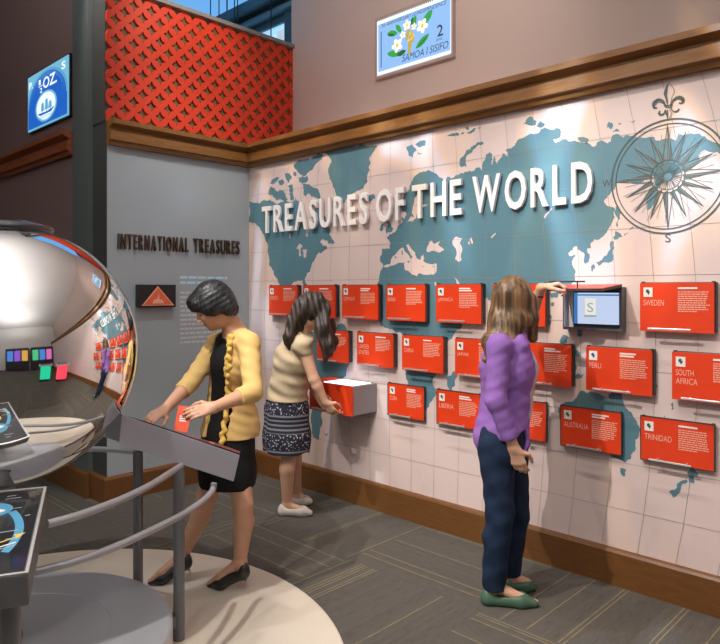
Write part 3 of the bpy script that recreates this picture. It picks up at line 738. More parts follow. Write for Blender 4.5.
# ------------------------------------------------------------------ lit stamp boxes
def emis(name, c, s=1.0): return mat('lit_' + name, (0.02, 0.02, 0.02), 0.4, emit=c, estr=s)
E_sky, E_edge, E_ink2 = emis('pale_blue', (0.30, 0.55, 0.95), 1.0), emis('white', (0.93, 0.97, 1.0), 1.1), emis('navy', (0.02, 0.07, 0.20), 0.5)
E_leaf, E_leaf2, E_pet, E_yel, E_stem = emis('leaf_green', (0.03, 0.42, 0.06), 0.9), emis('dark_leaf', (0.01, 0.16, 0.03), 0.8), emis('petal', (1.0, 0.97, 0.82), 1.1), emis('yellow', (1.0, 0.62, 0.05), 1.0), emis('stem', (0.65, 0.45, 0.06), 0.9)
XS = UPX - 0.03
c0, c1 = onX(377, 22, XS), onX(451.5, 55, XS)
zlo, zhi = onX(377, 77, XS).z, onX(377, 21, XS).z
sb = thing('stamp_lightbox', 'lit stamp picture of white flowers high on the pale wall', 'lightbox', (UPX, (c0.y + c1.y) / 2, zlo))
F = wall_frame_map(c0.y, zlo, UPX); W, H = c0.y - c1.y, zhi - zlo
M_bez = mat('taupe_bezel', (0.44, 0.34, 0.30), 0.6)
fr = MB(F)
for q in ((-0.02, -0.02, W + 0.016, 0), (-0.02, H, W + 0.016, H + 0.02), (-0.02, 0, 0, H), (W, 0, W + 0.016, H)): fr.box((q[0], q[1], 0.001), (q[2], q[3], 0.034))
fr.build('bezel', M_bez, sb)
st = MB(F); st.box((0, 0, 0.001), (W, H, 0.028), 0)
def SP(u, v): # picture coordinates (enlarged view of the photo) -> lightbox plane
    p = onX(370 + u / 7.16, v / 7.16, XS); return (c0.y - p.y, p.z - zlo)
wz = 0.0285
rect(st, 0.012, 0.035, W - 0.012, H - 0.035, wz, 1)
for k in range(40):
    u = (k + 0.5) * W / 40
    for v in (0.004, H - 0.004): rect(st, u - W / 160, v - 0.005, u + W / 160, v + 0.005, wz + 0.0005, 2)
def ell(mb, cx, cy, rx, ry, ang, w, mi, n=20, pinch=0.0):
    ca, sa = math.cos(ang), math.sin(ang); pts = []
    for i in range(n):
        t = 2 * math.pi * i / n; x, y = rx * math.cos(t), ry * math.sin(t) * (1 - pinch * abs(math.cos(t)) ** 3)
        pts.append((cx + x * ca - y * sa, cy + x * sa + y * ca, w))
    mb.add(pts, [tuple(range(n))], mi)
for (u, v, rx, ry, an, mi) in ((160,240,.055,.024,2.9,4),(205,205,.045,.020,2.2,4),(315,160,.055,.022,1.25,4),(410,125,.065,.030,0.75,4),(375,295,.075,.026,0.55,4),(170,385,.070,.026,2.9,4),(225,380,.045,.02,.2,5),(300,150,.03,.012,1.2,5),(150,250,.04,.01,2.9,5),(375,300,.06,.006,.55,5)):
    x, y = SP(u, v); ell(st, x, y, rx, ry, an, wz + 0.001 + 0.0002 * mi, mi, pinch=0.5)
for (u, v, rx, ry, an) in ((285,320,.018,.075,-.1),(300,260,.018,.05,.2),(270,245,.014,.05,-.3)):
    x, y = SP(u, v); ell(st, x, y, rx, ry, an, wz + 0.0022, 8)
for (u, v, sc2) in ((375,185,1.0),(195,325,1.0),(265,180,.75),(235,250,.55),(315,190,.5)):
    x, y = SP(u, v)
    for k in range(5):
        a2 = k * 2 * math.pi / 5 + 0.5 + u
        ell(st, x + math.cos(a2) * 0.027 * sc2, y + math.sin(a2) * 0.027 * sc2, 0.030 * sc2, 0.019 * sc2, a2, wz + 0.0026 + 0.0001 * k, 6)
    ell(st, x, y, 0.013 * sc2, 0.016 * sc2, 0, wz + 0.0034, 7)
for (u, v) in ((290,240),(300,275),(280,290),(310,250)):
    x, y = SP(u, v); ell(st, x, y, 0.016, 0.009, u, wz + 0.0036, 7)
x, y = SP(480, 265); fit_text(st, '2', x, y, 0.055, 0.085, wz + 0.0008, 3, 0.01)
x, y = SP(470, 285); fit_text(st, 'SENE', x + 0.002, y - 0.012, 0.06, 0.016, wz + 0.0008, 3)
fit_text(st, 'SAMOA I SISIFO', W * 0.36, H * 0.125, W * 0.60, H * 0.12, wz + 0.0008, 3, 0.0, 0, 0.25)
fit_text(st, '7th ANNIVERSARY of INDEPENDENCE', W * 0.06, H * 0.845, W * 0.88, H * 0.065, wz + 0.0008, 3, 0.0, 0, 0.2)
rect(st, W * 0.055, H * 0.14, W * 0.066, H * 0.78, wz + 0.0008, 3)
st.build('stamp_picture', [E_edge, E_sky, M_black, E_ink2, E_leaf, E_leaf2, E_pet, E_yel, E_stem], sb)

XD = 2.17 - 0.03
d0, d1 = onX(28, 78, XD), onX(68, 54, XD)
zlo, zhi = onX(28, 132.5, XD).z, onX(28, 78.5, XD).z
sb2 = thing('stamp_lightbox', 'blue lit stamp picture of a sailing ship on the dark wall', 'lightbox', (2.17, (d0.y + d1.y) / 2, zlo))
F = wall_frame_map(d0.y, zlo, 2.17); W, H = d0.y - d1.y, zhi - zlo
B_pale, B_deep, B_mid = emis('cyan', (0.22, 0.62, 0.85), 0.8), emis('royal_blue', (0.01, 0.13, 0.62), 0.9), emis('mid_blue', (0.05, 0.30, 0.72), 0.8)
MB(F).box((-0.012, -0.012, 0.001), (W + 0.012, H + 0.012, 0.022)).build('casing', M_black, sb2)
st = MB(F); st.box((0, 0, 0.022), (W, H, 0.030), 0)
wz = 0.0304
rect(st, 0.02, 0.0, W - 0.02, H - 0.02, wz, 1)
def arc_poly(cx, cy, rx, ry, n=48): return [(min(W - .01, max(.01, cx + rx * math.cos(2*math.pi*i/n))), max(0.012, cy + ry * math.sin(2*math.pi*i/n)), 0) for i in range(n)]
for rx, ry, mi, dw in ((.50, .56, 3, .0004), (.485, .545, 0, .0008), (.47, .53, 2, .0012)):
    st.add([(p[0], p[1], wz + dw) for p in arc_poly(W * .5, H * .40, W * rx, H * ry)], [tuple(range(48))], mi)
rect(st, 0.012, 0.012, W - 0.012, H * 0.40, wz + .0011, 2)
for i in range(44):
    t = math.pi * (i + .5) / 44
    p = [(W*.5 + W*q*math.cos(t), H*.40 + H*q2*math.sin(t), wz + .0016) for q, q2 in ((.40, .455), (.455, .515))]
    st.add([(p[0][0]-.003, p[0][1], wz+.0016), (p[0][0]+.003, p[0][1], wz+.0016), (p[1][0]+.003, p[1][1], wz+.0016), (p[1][0]-.003, p[1][1], wz+.0016)], [(0,1,2,3)], 0)
for i in range(9):
    for j in range(12): rect(st, W*(.08+.1*i), H*(.04+.05*j), W*(.08+.1*i)+.008, H*(.04+.05*j)+.006, wz+.0014, 3)
ell(st, W*.48, H*.33, W*.27, H*.27, 0, wz + .0020, 1, 32); ell(st, W*.48, H*.33, W*.235, H*.235, 0, wz + .0024, 4, 32)
st.poly([(W*q, H*r_, wz+.0028) for q, r_ in ((.28,.24),(.33,.19),(.62,.19),(.70,.26),(.5,.225))], 2)
for mx_, hh in ((.40,.20),(.50,.24),(.59,.18)):
    rect(st, W*mx_-.004, H*.22, W*mx_+.004, H*(.22+hh), wz+.0028, 2)
    st.poly([(W*(mx_-.05), H*.26, wz+.0027), (W*(mx_+.045), H*.26, wz+.0027), (W*(mx_+.03), H*(.20+hh), wz+.0027), (W*(mx_-.03), H*(.20+hh), wz+.0027)], 0)
for j in range(3): rect(st, W*.27, H*(.165-.018*j), W*.69, H*(.170-.018*j), wz+.0028, 3)
fit_text(st, 'OZ.', W*.41, H*.64, W*.34, H*.20, wz+.0028, 4, 0.02); fit_text(st, '1', W*.30, H*.75, W*.05, H*.09, wz+.0028, 4, .02); fit_text(st, '2', W*.33, H*.60, W*.06, H*.09, wz+.0028, 4, .02)
rect(st, W*.29, H*.715, W*.40, H*.728, wz+.0028, 4)
fit_text(st, 'P.', W*.04, H*.76, W*.10, H*.13, wz+.0028, 4, .02); fit_text(st, 'S', W*.86, H*.80, W*.09, H*.13, wz+.0028, 4, .02)
st.build('stamp_picture', [B_pale, B_pale, B_deep, B_mid, emis('ice', (0.85, 0.97, 1.0), 1.1)], sb2)

# ------------------------------------------------------------------ globe exhibit
M_mirror = mat('mirror_steel', (0.90, 0.89, 0.88), 0.035, metal=1.0)
M_alu = mat('satin_aluminium', (0.58, 0.60, 0.64), 0.34, metal=0.35, noise=0.04, nscale=5)
M_rail = mat('grey_rail_paint', (0.36, 0.36, 0.38), 0.32, metal=0.35)
M_post = mat('grey_post_paint', (0.17, 0.175, 0.18), 0.4, metal=0.3)
M_console = mat('console_grey', (0.38, 0.40, 0.45), 0.42, metal=0.2)
PZ = 0.165
pl = MB().lathe([(0.0, 0.0), (0.630, 0.0), (0.630, 0.02), (0.645, 0.03), (0.645, PZ - 0.012), (0.640, PZ - 0.003), (0.630, PZ), (0.402, PZ), (0.400, PZ - 0.003), (0.397, PZ), (0, PZ)], (CX, CY, 0.0045), 128, smooth=False).build('round_platform', M_alu)
tag(pl, 'low round metal platform under the mirrored globe', 'platform')
GR, GZ = 0.51, 1.302
gl = thing('mirror_globe', 'large polished mirror globe on a slim stand', 'globe', (CX, CY, PZ + 0.005))
N = 96
prof = [(max(0.0, GR * math.sin(math.pi * i / N)), -GR * math.cos(math.pi * i / N)) for i in range(N + 1)]
MB().lathe(prof, (CX, CY, GZ), 160).build('sphere', M_mirror, gl, merge=True)
MB().lathe([(0.0, 0.0), (0.15, 0.0), (0.178, 0.010), (0.185, 0.022), (0.176, 0.036), (0.13, 0.050), (0.06, 0.056), (0, 0.057)], (CX, CY, GZ + 0.466), 64).build('cap', mat('black_gloss', (0.02, 0.02, 0.022), 0.08, coat=0.6), gl, merge=True)
MB().lathe([(0.0, 0.0), (0.07, 0.0), (0.07, 0.012), (0.05, 0.03), (0.045, 0.06), (0.045, 0.60), (0.07, 0.628), (0, 0.628)], (CX, CY, PZ + 0.005), 48).build('stand', M_post, gl, merge=True)

# guard rails between the consoles
def smooth_path(pts, n=8):
    out = []; pts = [Vector(p) for p in pts]
    for i in range(len(pts) - 1):
        p0, p1, p2, p3 = pts[max(i - 1, 0)], pts[i], pts[i + 1], pts[min(i + 2, len(pts) - 1)]
        for k in range(n):
            t = k / n
            out.append(0.5 * ((2 * p1) + (p2 - p0) * t + (2 * p0 - 5 * p1 + 4 * p2 - p3) * t * t + (3 * p1 - p0 - 3 * p2 + p3) * t ** 3))
    return out + [pts[-1]]
p1 = P(179, 640, 2.93); p2 = P(138, 578, 3.24); p1.z = p2.z = 0.004
gr = thing('guard_rail', 'pair of curved grey tube rails on posts in front of the globe', 'railing', (p1.x, p1.y, 0.004), 'guard rails around the globe')
up = smooth_path([G(47.5, 524.2, .8), G(80, 515, .8), G(120, 500, .8), G(150, 485.5, .8), G(170, 473, .8), G(177, 468.5, .795), G(181, 466, .79)])
lo = smooth_path([G(35.2, 571.8, .65), G(80, 560, .65), G(120, 545, .65), G(150, 531, .65), G(180, 516, .65), G(200, 503, .65), G(209, 495, .652), G(213, 489, .665), G(214, 483, .69)])
MB().tube(up, 0.0135, 14).build('upper_rail', M_rail, gr)
MB().tube(lo, 0.0135, 14).build('lower_rail', M_rail, gr)
MB().tube([(p1.x, p1.y, 0.004), (p1.x, p1.y, 0.768)], 0.0245, 20).build('post', M_post, gr)
dv = (Vector((CX, CY, 0)) - p1); dv.z = 0; dq = dv.length - 0.646; dv.normalize()
br = MB(frame(p1 + Vector((0, 0, 0)), dv, (-dv.y, dv.x, 0), (0, 0, 1))); br.box((0.018, -0.02, 0.06), (dq, 0.02, 0.115)); br.build('bracket', M_post, gr)
gr2 = thing('guard_rail', 'grey tube rails behind the globe, joined to the console\'s farther post', 'railing', (p2.x, p2.y, 0.004), 'guard rails around the globe')
def arc(z, r, a0, a1, n=24): return [(CX + r * math.cos(R(a0 + (a1 - a0) * i / n)), CY + r * math.sin(R(a0 + (a1 - a0) * i / n)), z) for i in range(n + 1)]
MB().tube(arc(0.825, 0.66, 36, 165), 0.0145, 12).build('upper_rail', M_rail, gr2)
MB().tube(arc(0.750, 0.72, 17, 165), 0.0145, 12).build('lower_rail', M_rail, gr2)
MB().tube([(p2.x, p2.y, 0.004), (p2.x, p2.y, 0.762)], 0.0235, 20).build('post', M_post, gr2)

# sloping reading console on the woman's side
ya, yb = 2.58, 3.06
A0, A1 = onY(118, 415, ya), onY(240, 455, ya)
cs = thing('reading_console', 'sloping grey console under the hands of the woman in the yellow cardigan', 'console', ((A0.x + A1.x) / 2, (ya + yb) / 2, 0.62))
TH = 0.118
A0.x += 0.015
plan = [(A0.x, ya), (A1.x, ya), (A1.x, yb)]
for i in range(15):                       # inner edge hollowed to follow the globe
    t_ = R(30) + (R(-34) - R(30)) * i / 14
    q_ = (CX + 0.468 * math.cos(t_), CY + 0.468 * math.sin(t_))
    if ya < q_[1] < yb: plan.append(q_)
zt_ = lambda x: A0.z + (x - A0.x) / (A1.x - A0.x) * (A1.z - A0.z)
def shear_x(x): return x - 0.012 - 0.023 * (x - A0.x) / (A1.x - A0.x)
cb = MB(); n_ = len(plan)
cb.add([(x, y, zt_(x)) for x, y in plan] + [(shear_x(x) if x > 1.4 or y == ya else x, y, zt_(x) - TH) for x, y in plan],
       [tuple(range(n_)), tuple(range(2 * n_ - 1, n_ - 1, -1))] + [(i, i + n_, (i + 1) % n_ + n_, (i + 1) % n_) for i in range(n_)])
cb.build('body', M_console, cs, bevel=0.003, merge=True)
sl = (A1 - A0).normalized(); nrm = Vector((-sl.z, 0, sl.x)) if sl.x > 0 else Vector((sl.z, 0, -sl.x))
FC = frame(A0, sl, (0, 1, 0), nrm)
LC = (A1 - A0).length
tp = MB(FC); tp.box((0.13, 0.02, 0.0005), (LC - 0.03, yb - ya - 0.02, 0.006), 0)
for i in range(4):
    for j in range(3): tp.box((0.15 + i * 0.10, 0.06 + j * 0.14, 0.006), (0.15 + i * 0.10 + 0.07, 0.06 + j * 0.14 + 0.09, 0.0068), 1 + (i + j) % 2)
tp.build('graphic_panel', [M_black, mat('graphic_red', (0.6, 0.08, 0.04), 0.4), mat('graphic_blue', (0.10, 0.35, 0.55), 0.4)], cs)
MB(FC).box((LC - 0.16, 0.0, 0.0065), (LC - 0.005, yb - ya, 0.016)).build('card_ledge', mat('ledge_rose', (0.45, 0.16, 0.13), 0.4), cs)

# near console with the dark graphic top
A, B = Vector((0.878, 2.33, 0.877)), Vector((0.65, 1.85, 0.797))
u = (B - A); L = u.length; u.normalize()
v = Vector((0, 0, 1)).cross(u); v.normalize()
if v.x > 0: v = -v
n = u.cross(v); n = n if n.z > 0 else -n
cn = thing('touch_table', 'low table with a dark glossy graphic top at the lower left corner', 'console', (0.54, 2.2, 0.004))
FN = Matrix(((u.x, v.x, n.x, A.x), (u.y, v.y, n.y, A.y), (u.z, v.z, n.z, A.z), (0, 0, 0, 1)))
Wd = 0.56
bd = MB(FN); bd.box((0, 0, -0.09), (L, Wd, -0.0005)); bd.build('body', mat('table_grey', (0.20, 0.20, 0.21), 0.4, metal=0.3), cn, bevel=0.004, merge=True)
M_gtop = mat('graphic_black', (0.02, 0.02, 0.023), 0.12, coat=0.5)
gp = MB(FN); gp.box((0.012, 0.012, 0.0), (L - 0.012, Wd, 0.004), 0)
gb, gg, gy, gw_ = mat('graphic_sky', (0.09, 0.30, 0.48), 0.15), mat('graphic_grey', (0.35, 0.36, 0.38), 0.2), mat('graphic_gold', (0.65, 0.45, 0.12), 0.25), mat('graphic_white', (0.75, 0.75, 0.75), 0.2)
def el3(cx, cy, rx, ry, w, mi, n=28): gp.add([(cx + rx * math.cos(2*math.pi*i/n), cy + ry * math.sin(2*math.pi*i/n), w) for i in range(n)], [tuple(range(n))], mi)
el3(0.14, 0.15, 0.050, 0.065, 0.0046, 1); el3(0.15, 0.15, 0.016, 0.045, 0.0050, 4); el3(0.38, 0.17, 0.05, 0.055, 0.0046, 1); el3(0.38, 0.17, 0.012, 0.035, 0.0050, 4); el3(0.20, 0.34, 0.075, 0.06, 0.0046, 1); el3(0.26, 0.125, 0.026, 0.015, 0.0046, 3)
for k in range(20):                       # curved blue band along the right edge
    a0, a1 = -0.50 + k * 0.045, -0.50 + (k + 1) * 0.045
    f = lambda a, r: (0.30 + r * math.sin(a), 0.34 - r * math.cos(a), 0.0046)
    gp.add([f(a0, 0.278), f(a1, 0.278), f(a1, 0.302), f(a0, 0.302)], [(0, 1, 2, 3)], 1)
for k in range(60):
    uu, vv = rnd.uniform(.03, L - .05), rnd.uniform(.03, Wd - .06)
    ln = rnd.uniform(.01, .05)
    gp.add([(uu, vv, .0048), (uu + .004, vv, .0048), (uu + .004 + ln * .1, vv + ln, .0048), (uu + ln * .1, vv + ln, .0048)], [(0, 1, 2, 3)], 2)
for o_, mi in ((0, 3), (0.03, 4), (0.045, 2)):
    gp.add([(0.33 + o_, 0.05, .005), (0.336 + o_, 0.05, .005), (0.476 + o_ * .5, 0.34, .005), (0.470 + o_ * .5, 0.34, .005)], [(0, 1, 2, 3)], mi)
gp.add([(0.31, 0.03, .005), (0.315, 0.06, .005), (0.345, 0.052, .005)], [(0, 1, 2)], 3)
gp.build('graphic_top', [M_gtop, gb, gg, gy, gw_], cn)
rim = MB(FN); rim.box((0, 0, 0), (L, 0.008, 0.006)); rim.box((0, 0.008, 0), (0.008, Wd, 0.006)); rim.box((L - 0.008, 0.008, 0), (L, Wd, 0.006)); rim.build('rim', M_steel, cn)
pp = P(10, 620, 1.95)
MB().tube([(pp.x, pp.y, 0.004), (pp.x, pp.y, 0.765)], 0.030, 20).build('post', M_post, cn)

# red card standing on the console
cdp = FC @ Vector((0.335, 0.065, 0.0150))
card = MB(frame(cdp, (0.62, -0.78, -0.10), Vector((0.34, 0.22, 0.91)).normalized(), Vector((-0.70, -0.62, 0.3)).normalized()))
card.box((-0.032, 0, 0), (0.032, 0.115, 0.003), 0)
for k in range(3): card.box((-0.016, 0.045 + k * 0.010, 0.003), (0.016 - 0.004 * k, 0.051 + k * 0.010, 0.0036), 1)
cd = card.build('picture_card', [mat('card_red', (0.85, 0.10, 0.03), 0.4), M_white])
tag(cd, 'small red card standing on the sloping console by the woman\'s fingers', 'card')

# glowing kiosks by the entrance, seen mirrored in the globe
def kiosk(name, x, y, rz, glow, label):
    t = thing(name, label, 'kiosk', (x, y, 0.0), 'glowing kiosks')
    F = Matrix.Translation((x, y, 0)) @ Matrix.Rotation(rz, 4, 'Z')
    MB(F).box((-.28, -.22, 0.0), (.28, .22, 0.10)).build('plinth', M_dark, t, bevel=.01)
    MB(F).box((-.26, -.20, 0.101), (.26, .20, 0.82)).build('glowing_body', glow, t, bevel=.02)
    MB(F).box((-.34, -.28, 0.821), (.34, .28, 0.89)).build('top', M_inner, t, bevel=.012)
    MB(F).box((-.28, -.22, 0.8905), (.28, .22, 0.896)).build('screen', M_black, t)
kiosk('display_kiosk', 2.55, -0.75, 0.3, emis('kiosk_red', (1.0, 0.06, 0.10), 1.3), 'waist-high kiosk with a glowing red body, seen mirrored in the globe')
kiosk('display_kiosk', 1.75, -1.15, 0.2, emis('kiosk_green', (0.02, 0.75, 0.40), 0.9), 'waist-high kiosk with a glowing green body, seen mirrored in the globe')
# dark display cases along the entrance wall, seen only in the globe
for k, (x0, cols, lab) in enumerate(((-1.2, ('blue', 'violet', 'amber'), 'dark display case with blue, violet and amber lit panels mirrored in the globe'),
                                     (1.15, ('green', 'blue', 'pink'), 'dark display case with green, blue and pink lit panels mirrored in the globe'))):
    t = thing('display_case', lab, 'display case', (x0 + 1.1, -4.7, 0.0), 'display cases by the entrance')
    MB().box((x0, -4.95, 0.0), (x0 + 2.2, -4.5, 2.3)).build('cabinet', M_dark, t, bevel=.01)
    for i, cn_ in enumerate(cols):
        MB().box((x0 + .15 + i * .68, -4.499, 1.0), (x0 + .70 + i * .68, -4.48, 2.05)).build('lit_panel', emis('case_' + cn_, dict(blue=(.10, .30, .9), violet=(.35, .12, .8), amber=(.9, .5, .1), green=(.1, .7, .3), pink=(.9, .2, .6))[cn_], .8), t)
# ------------------------------------------------------------------ people: smooth-blended solids meshed as one continuous surface
def unit(v): v = Vector(v); return v.normalized()
class Solid:
    def __init__(s): s.ops = []; s.lo = np.full(3, 1e9); s.hi = np.full(3, -1e9); s.post = []
    def _b(s, pts, r):
        for p in pts:
            p = np.array(p[:]); s.lo = np.minimum(s.lo, p - r); s.hi = np.maximum(s.hi, p + r)
    def cone(s, a, b, ra, rb, k=0.012, mode='+'):
        a, b = np.array(a[:]), np.array(b[:]); ba = b - a; L2 = max(1e-9, ba @ ba)
        def f(p):
            t = np.clip(((p - a) @ ba) / L2, 0, 1)
            return np.linalg.norm(p - a - t[..., None] * ba, axis=-1) - (ra + (rb - ra) * t)
        R_ = max(ra, rb)
        s.ops.append((f, np.minimum(a, b) - R_, np.maximum(a, b) + R_, k, mode))
        if mode == '+': s._b((a, b), R_)
        return s
    def chain(s, pts, rs, k=0.012):
        for i in range(len(pts) - 1): s.cone(pts[i], pts[i + 1], rs[i], rs[i + 1], k)
        return s
    def ell(s, c, rad, axes=None, k=0.012, mode='+'):
        c = np.array(c[:]); rad = np.array(rad, float)
        A = np.eye(3) if axes is None else np.array([list(unit(a)) for a in axes])
        def f(p):
            q = (p - c) @ A.T
            k0 = np.linalg.norm(q / rad, axis=-1); k1 = np.linalg.norm(q / (rad * rad), axis=-1)
            return k0 * (k0 - 1) / np.maximum(k1, 1e-6)
        m = rad.max()
        s.ops.append((f, c - m, c + m, k, mode))
        if mode == '+': s._b((c,), m)
        return s
    def loft(s, st, lat, fwd, k=0.02, grow=0.0):
        """stations (centre, half width, half depth) joined by elliptical sections"""
        la, fa = np.array(unit(lat)[:]), np.array(unit(fwd)[:])
        for (c0, w0, d0), (c1, w1, d1) in zip(st[:-1], st[1:]):
            a, b = np.array(c0[:]), np.array(c1[:]); w0, d0, w1, d1 = w0 + grow, d0 + grow, w1 + grow, d1 + grow
            def f(p, a=a, b=b, w0=w0, d0=d0, w1=w1, d1=d1):
                ba = b - a; t = np.clip(((p - a) @ ba) / (ba @ ba), 0, 1)
                q = p - a - t[..., None] * ba; ql = q @ la; qf = q @ fa
                qa = np.linalg.norm(q - ql[..., None] * la - qf[..., None] * fa, axis=-1)
                w = w0 + (w1 - w0) * t; d = d0 + (d1 - d0) * t; m = np.minimum(w, d)
                return (np.sqrt((ql / w) ** 2 + (qf / d) ** 2 + (qa / m) ** 2) - 1) * m
            m = max(w0, d0, w1, d1)
            s.ops.append((f, np.minimum(a, b) - m, np.maximum(a, b) + m, k, '+')); s._b((a, b), m)
        return s
    def mesh(s, name, mats, parent, h=0.005, matfn=None, sub=None):
        pad = 0.03; lo, hi = s.lo - pad, s.hi + pad
        n = np.ceil((hi - lo) / h).astype(int) + 1
        D = np.full(n, 1.0, np.float32)
        ax = [lo[i] + h * np.arange(n[i]) for i in range(3)]
        for f, a, b, k, mode in s.ops:
            mg = 0.035 + 2 * k
            i0 = np.clip(np.floor((a - mg - lo) / h).astype(int), 0, n); i1 = np.clip(np.ceil((b + mg - lo) / h).astype(int) + 1, 0, n)
            if (i1 <= i0).any(): continue
            sl = tuple(slice(i0[i], i1[i]) for i in range(3))
            p = np.stack(np.meshgrid(*(ax[i][sl[i]] for i in range(3)), indexing='ij'), -1)
            d = f(p); o = D[sl]
            if mode == '+':
                g = np.clip(0.5 + 0.5 * (o - d) / k, 0, 1); D[sl] = o * (1 - g) + d * g - k * g * (1 - g)
            else:
                g = np.clip(0.5 - 0.5 * (o + d) / k, 0, 1); D[sl] = o * (1 - g) + (-d) * g + k * g * (1 - g)
        if s.post:
            p = np.stack(np.meshgrid(*ax, indexing='ij'), -1)
            for fn in s.post: D = fn(p, D)
        # surface nets
        S = D < 0
        c = [S[dx:n[0]-1+dx, dy:n[1]-1+dy, dz:n[2]-1+dz] for dx in (0, 1) for dy in (0, 1) for dz in (0, 1)]
        cnt = sum(x.astype(np.int8) for x in c); act = (cnt > 0) & (cnt < 8)
        idx = np.full(act.shape, -1, np.int64); cells = np.argwhere(act); idx[act] = np.arange(len(cells))
        acc = np.zeros((len(cells), 3)); num = np.zeros(len(cells))
        corner = [(dx, dy, dz) for dx in (0, 1) for dy in (0, 1) for dz in (0, 1)]
        val = {q: D[cells[:, 0] + q[0], cells[:, 1] + q[1], cells[:, 2] + q[2]] for q in corner}
        for q in corner:
            for axn in range(3):
                if q[axn]: continue
                q2 = list(q); q2[axn] = 1; q2 = tuple(q2); va, vb = val[q], val[q2]
                m = (va < 0) != (vb < 0); t = np.where(m, va / np.where(m, va - vb, 1), 0)
                pt = np.tile(np.array(q, float), (len(cells), 1)); pt[:, axn] += t
                acc[m] += pt[m]; num[m] += 1
        V = lo + h * (cells + acc / num[:, None])
        faces = []
        for axn in range(3):
            o1, o2 = [(1, 2), (2, 0), (0, 1)][axn]
            a = S[tuple(slice(0, -1) if i == axn else slice(1, -1) for i in range(3))]; b = S[tuple(slice(1, None) if i == axn else slice(1, -1) for i in range(3))]
            for flip, msk in ((0, a & ~b), (1, ~a & b)):
                e = np.argwhere(msk)
                if not len(e): continue
                e[:, o1] += 1; e[:, o2] += 1
                def cell(d1, d2):
                    q = e.copy(); q[:, o1] -= d1; q[:, o2] -= d2
                    return idx[q[:, 0], q[:, 1], q[:, 2]]
                quad = np.stack([cell(1, 1), cell(0, 1), cell(0, 0), cell(1, 0)], -1)
                faces.append(quad[:, ::-1] if flip else quad)
        Q = np.concatenate(faces)
        for _ in range(2):                # light relaxing of the net
            sm = np.zeros_like(V); nn = np.zeros(len(V))
            for i in range(4):
                a, b = Q[:, i], Q[:, (i + 1) % 4]
                np.add.at(sm, a, V[b]); np.add.at(nn, a, 1)
            V = V * 0.5 + 0.5 * sm / np.maximum(nn, 1)[:, None]
        root = parent
        while root is not None and root.parent is not None: root = root.parent
        org = np.array(root.location[:]) if root else np.zeros(3)
        me = bpy.data.meshes.new(name)
        me.vertices.add(len(V)); me.vertices.foreach_set('co', (V - org).astype(np.float32).ravel())
        me.loops.add(Q.size); me.loops.foreach_set('vertex_index', Q.ravel().astype(np.int32))
        me.polygons.add(len(Q)); me.polygons.foreach_set('loop_start', np.arange(0, Q.size, 4, dtype=np.int32)); me.polygons.foreach_set('loop_total', np.full(len(Q), 4, np.int32))
        for m in (mats if isinstance(mats, (list, tuple)) else [mats]): me.materials.append(m)
        if matfn is not None: me.polygons.foreach_set('material_index', matfn(V[Q].mean(1)).astype(np.int32))
        me.polygons.foreach_set('use_smooth', np.ones(len(Q), bool))
        me.update(calc_edges=True); me.validate()
        o = bpy.data.objects.new(name, me); COL.objects.link(o)
        if parent is not None: o.parent = parent
        return o

def clip_plane(co, no):                   # keep the side opposite to the normal
    co, no = np.array(co[:]), np.array(unit(no)[:])
    return lambda p, D: np.maximum(D, (p - co) @ no)
def folds(amp, fn): return lambda p, D: D + (amp * fn(p[..., 0], p[..., 1], p[..., 2])).astype(np.float32)

def hand(S, wrist, d, palm, thumb, curl=(25, 30, 20), spread=0.010, sc=1.0, k=0.006):
    """palm, four fingers of unequal length and an opposing thumb"""
    d = unit(d); palm = unit(Vector(palm) - d * Vector(palm).dot(d)); u = d.cross(palm).normalized()
    if u.dot(Vector(thumb)) < 0: u = -u
    kn = []
    for i, off in enumerate((0.027, 0.009, -0.009, -0.026)):
        q = wrist + d * (0.080 - 0.004 * abs(i - 1)) * sc + u * off * sc; kn.append(q)
        S.cone(wrist + u * off * 0.6 * sc + d * 0.008, q, 0.0135 * sc, 0.0105 * sc, 0.012)
    for i, ln in enumerate((0.070, 0.077, 0.071, 0.056)):
        a = kn[i]; ang = 0; fan = (1.5 - i) * spread * 6
        base = (d + u * fan * 0.16).normalized(); r = 0.0086 if i < 3 else 0.0076
        for j, (fr, c) in enumerate(zip((0.46, 0.30, 0.24), curl)):
            ang += R(c); b = a + (base * math.cos(ang) + palm * math.sin(ang)) * ln * fr * sc
            S.cone(a, b, r * sc, (r - 0.0009) * sc, k); a, r = b, r - 0.0009
    t0 = wrist + d * 0.022 * sc + u * 0.020 * sc; t1 = t0 + (d * 0.5 + u * 0.7 + palm * 0.35).normalized() * 0.042 * sc
    t2 = t1 + (d * 0.85 + u * 0.15 + palm * 0.45).normalized() * 0.030 * sc; t3 = t2 + (d * 0.9 - u * 0.12 + palm * 0.4).normalized() * 0.024 * sc
    S.cone(t0, t1, 0.0145 * sc, 0.0108 * sc, 0.012); S.cone(t1, t2, 0.0104 * sc, 0.0094 * sc, k); S.cone(t2, t3, 0.0094 * sc, 0.0078 * sc, k)

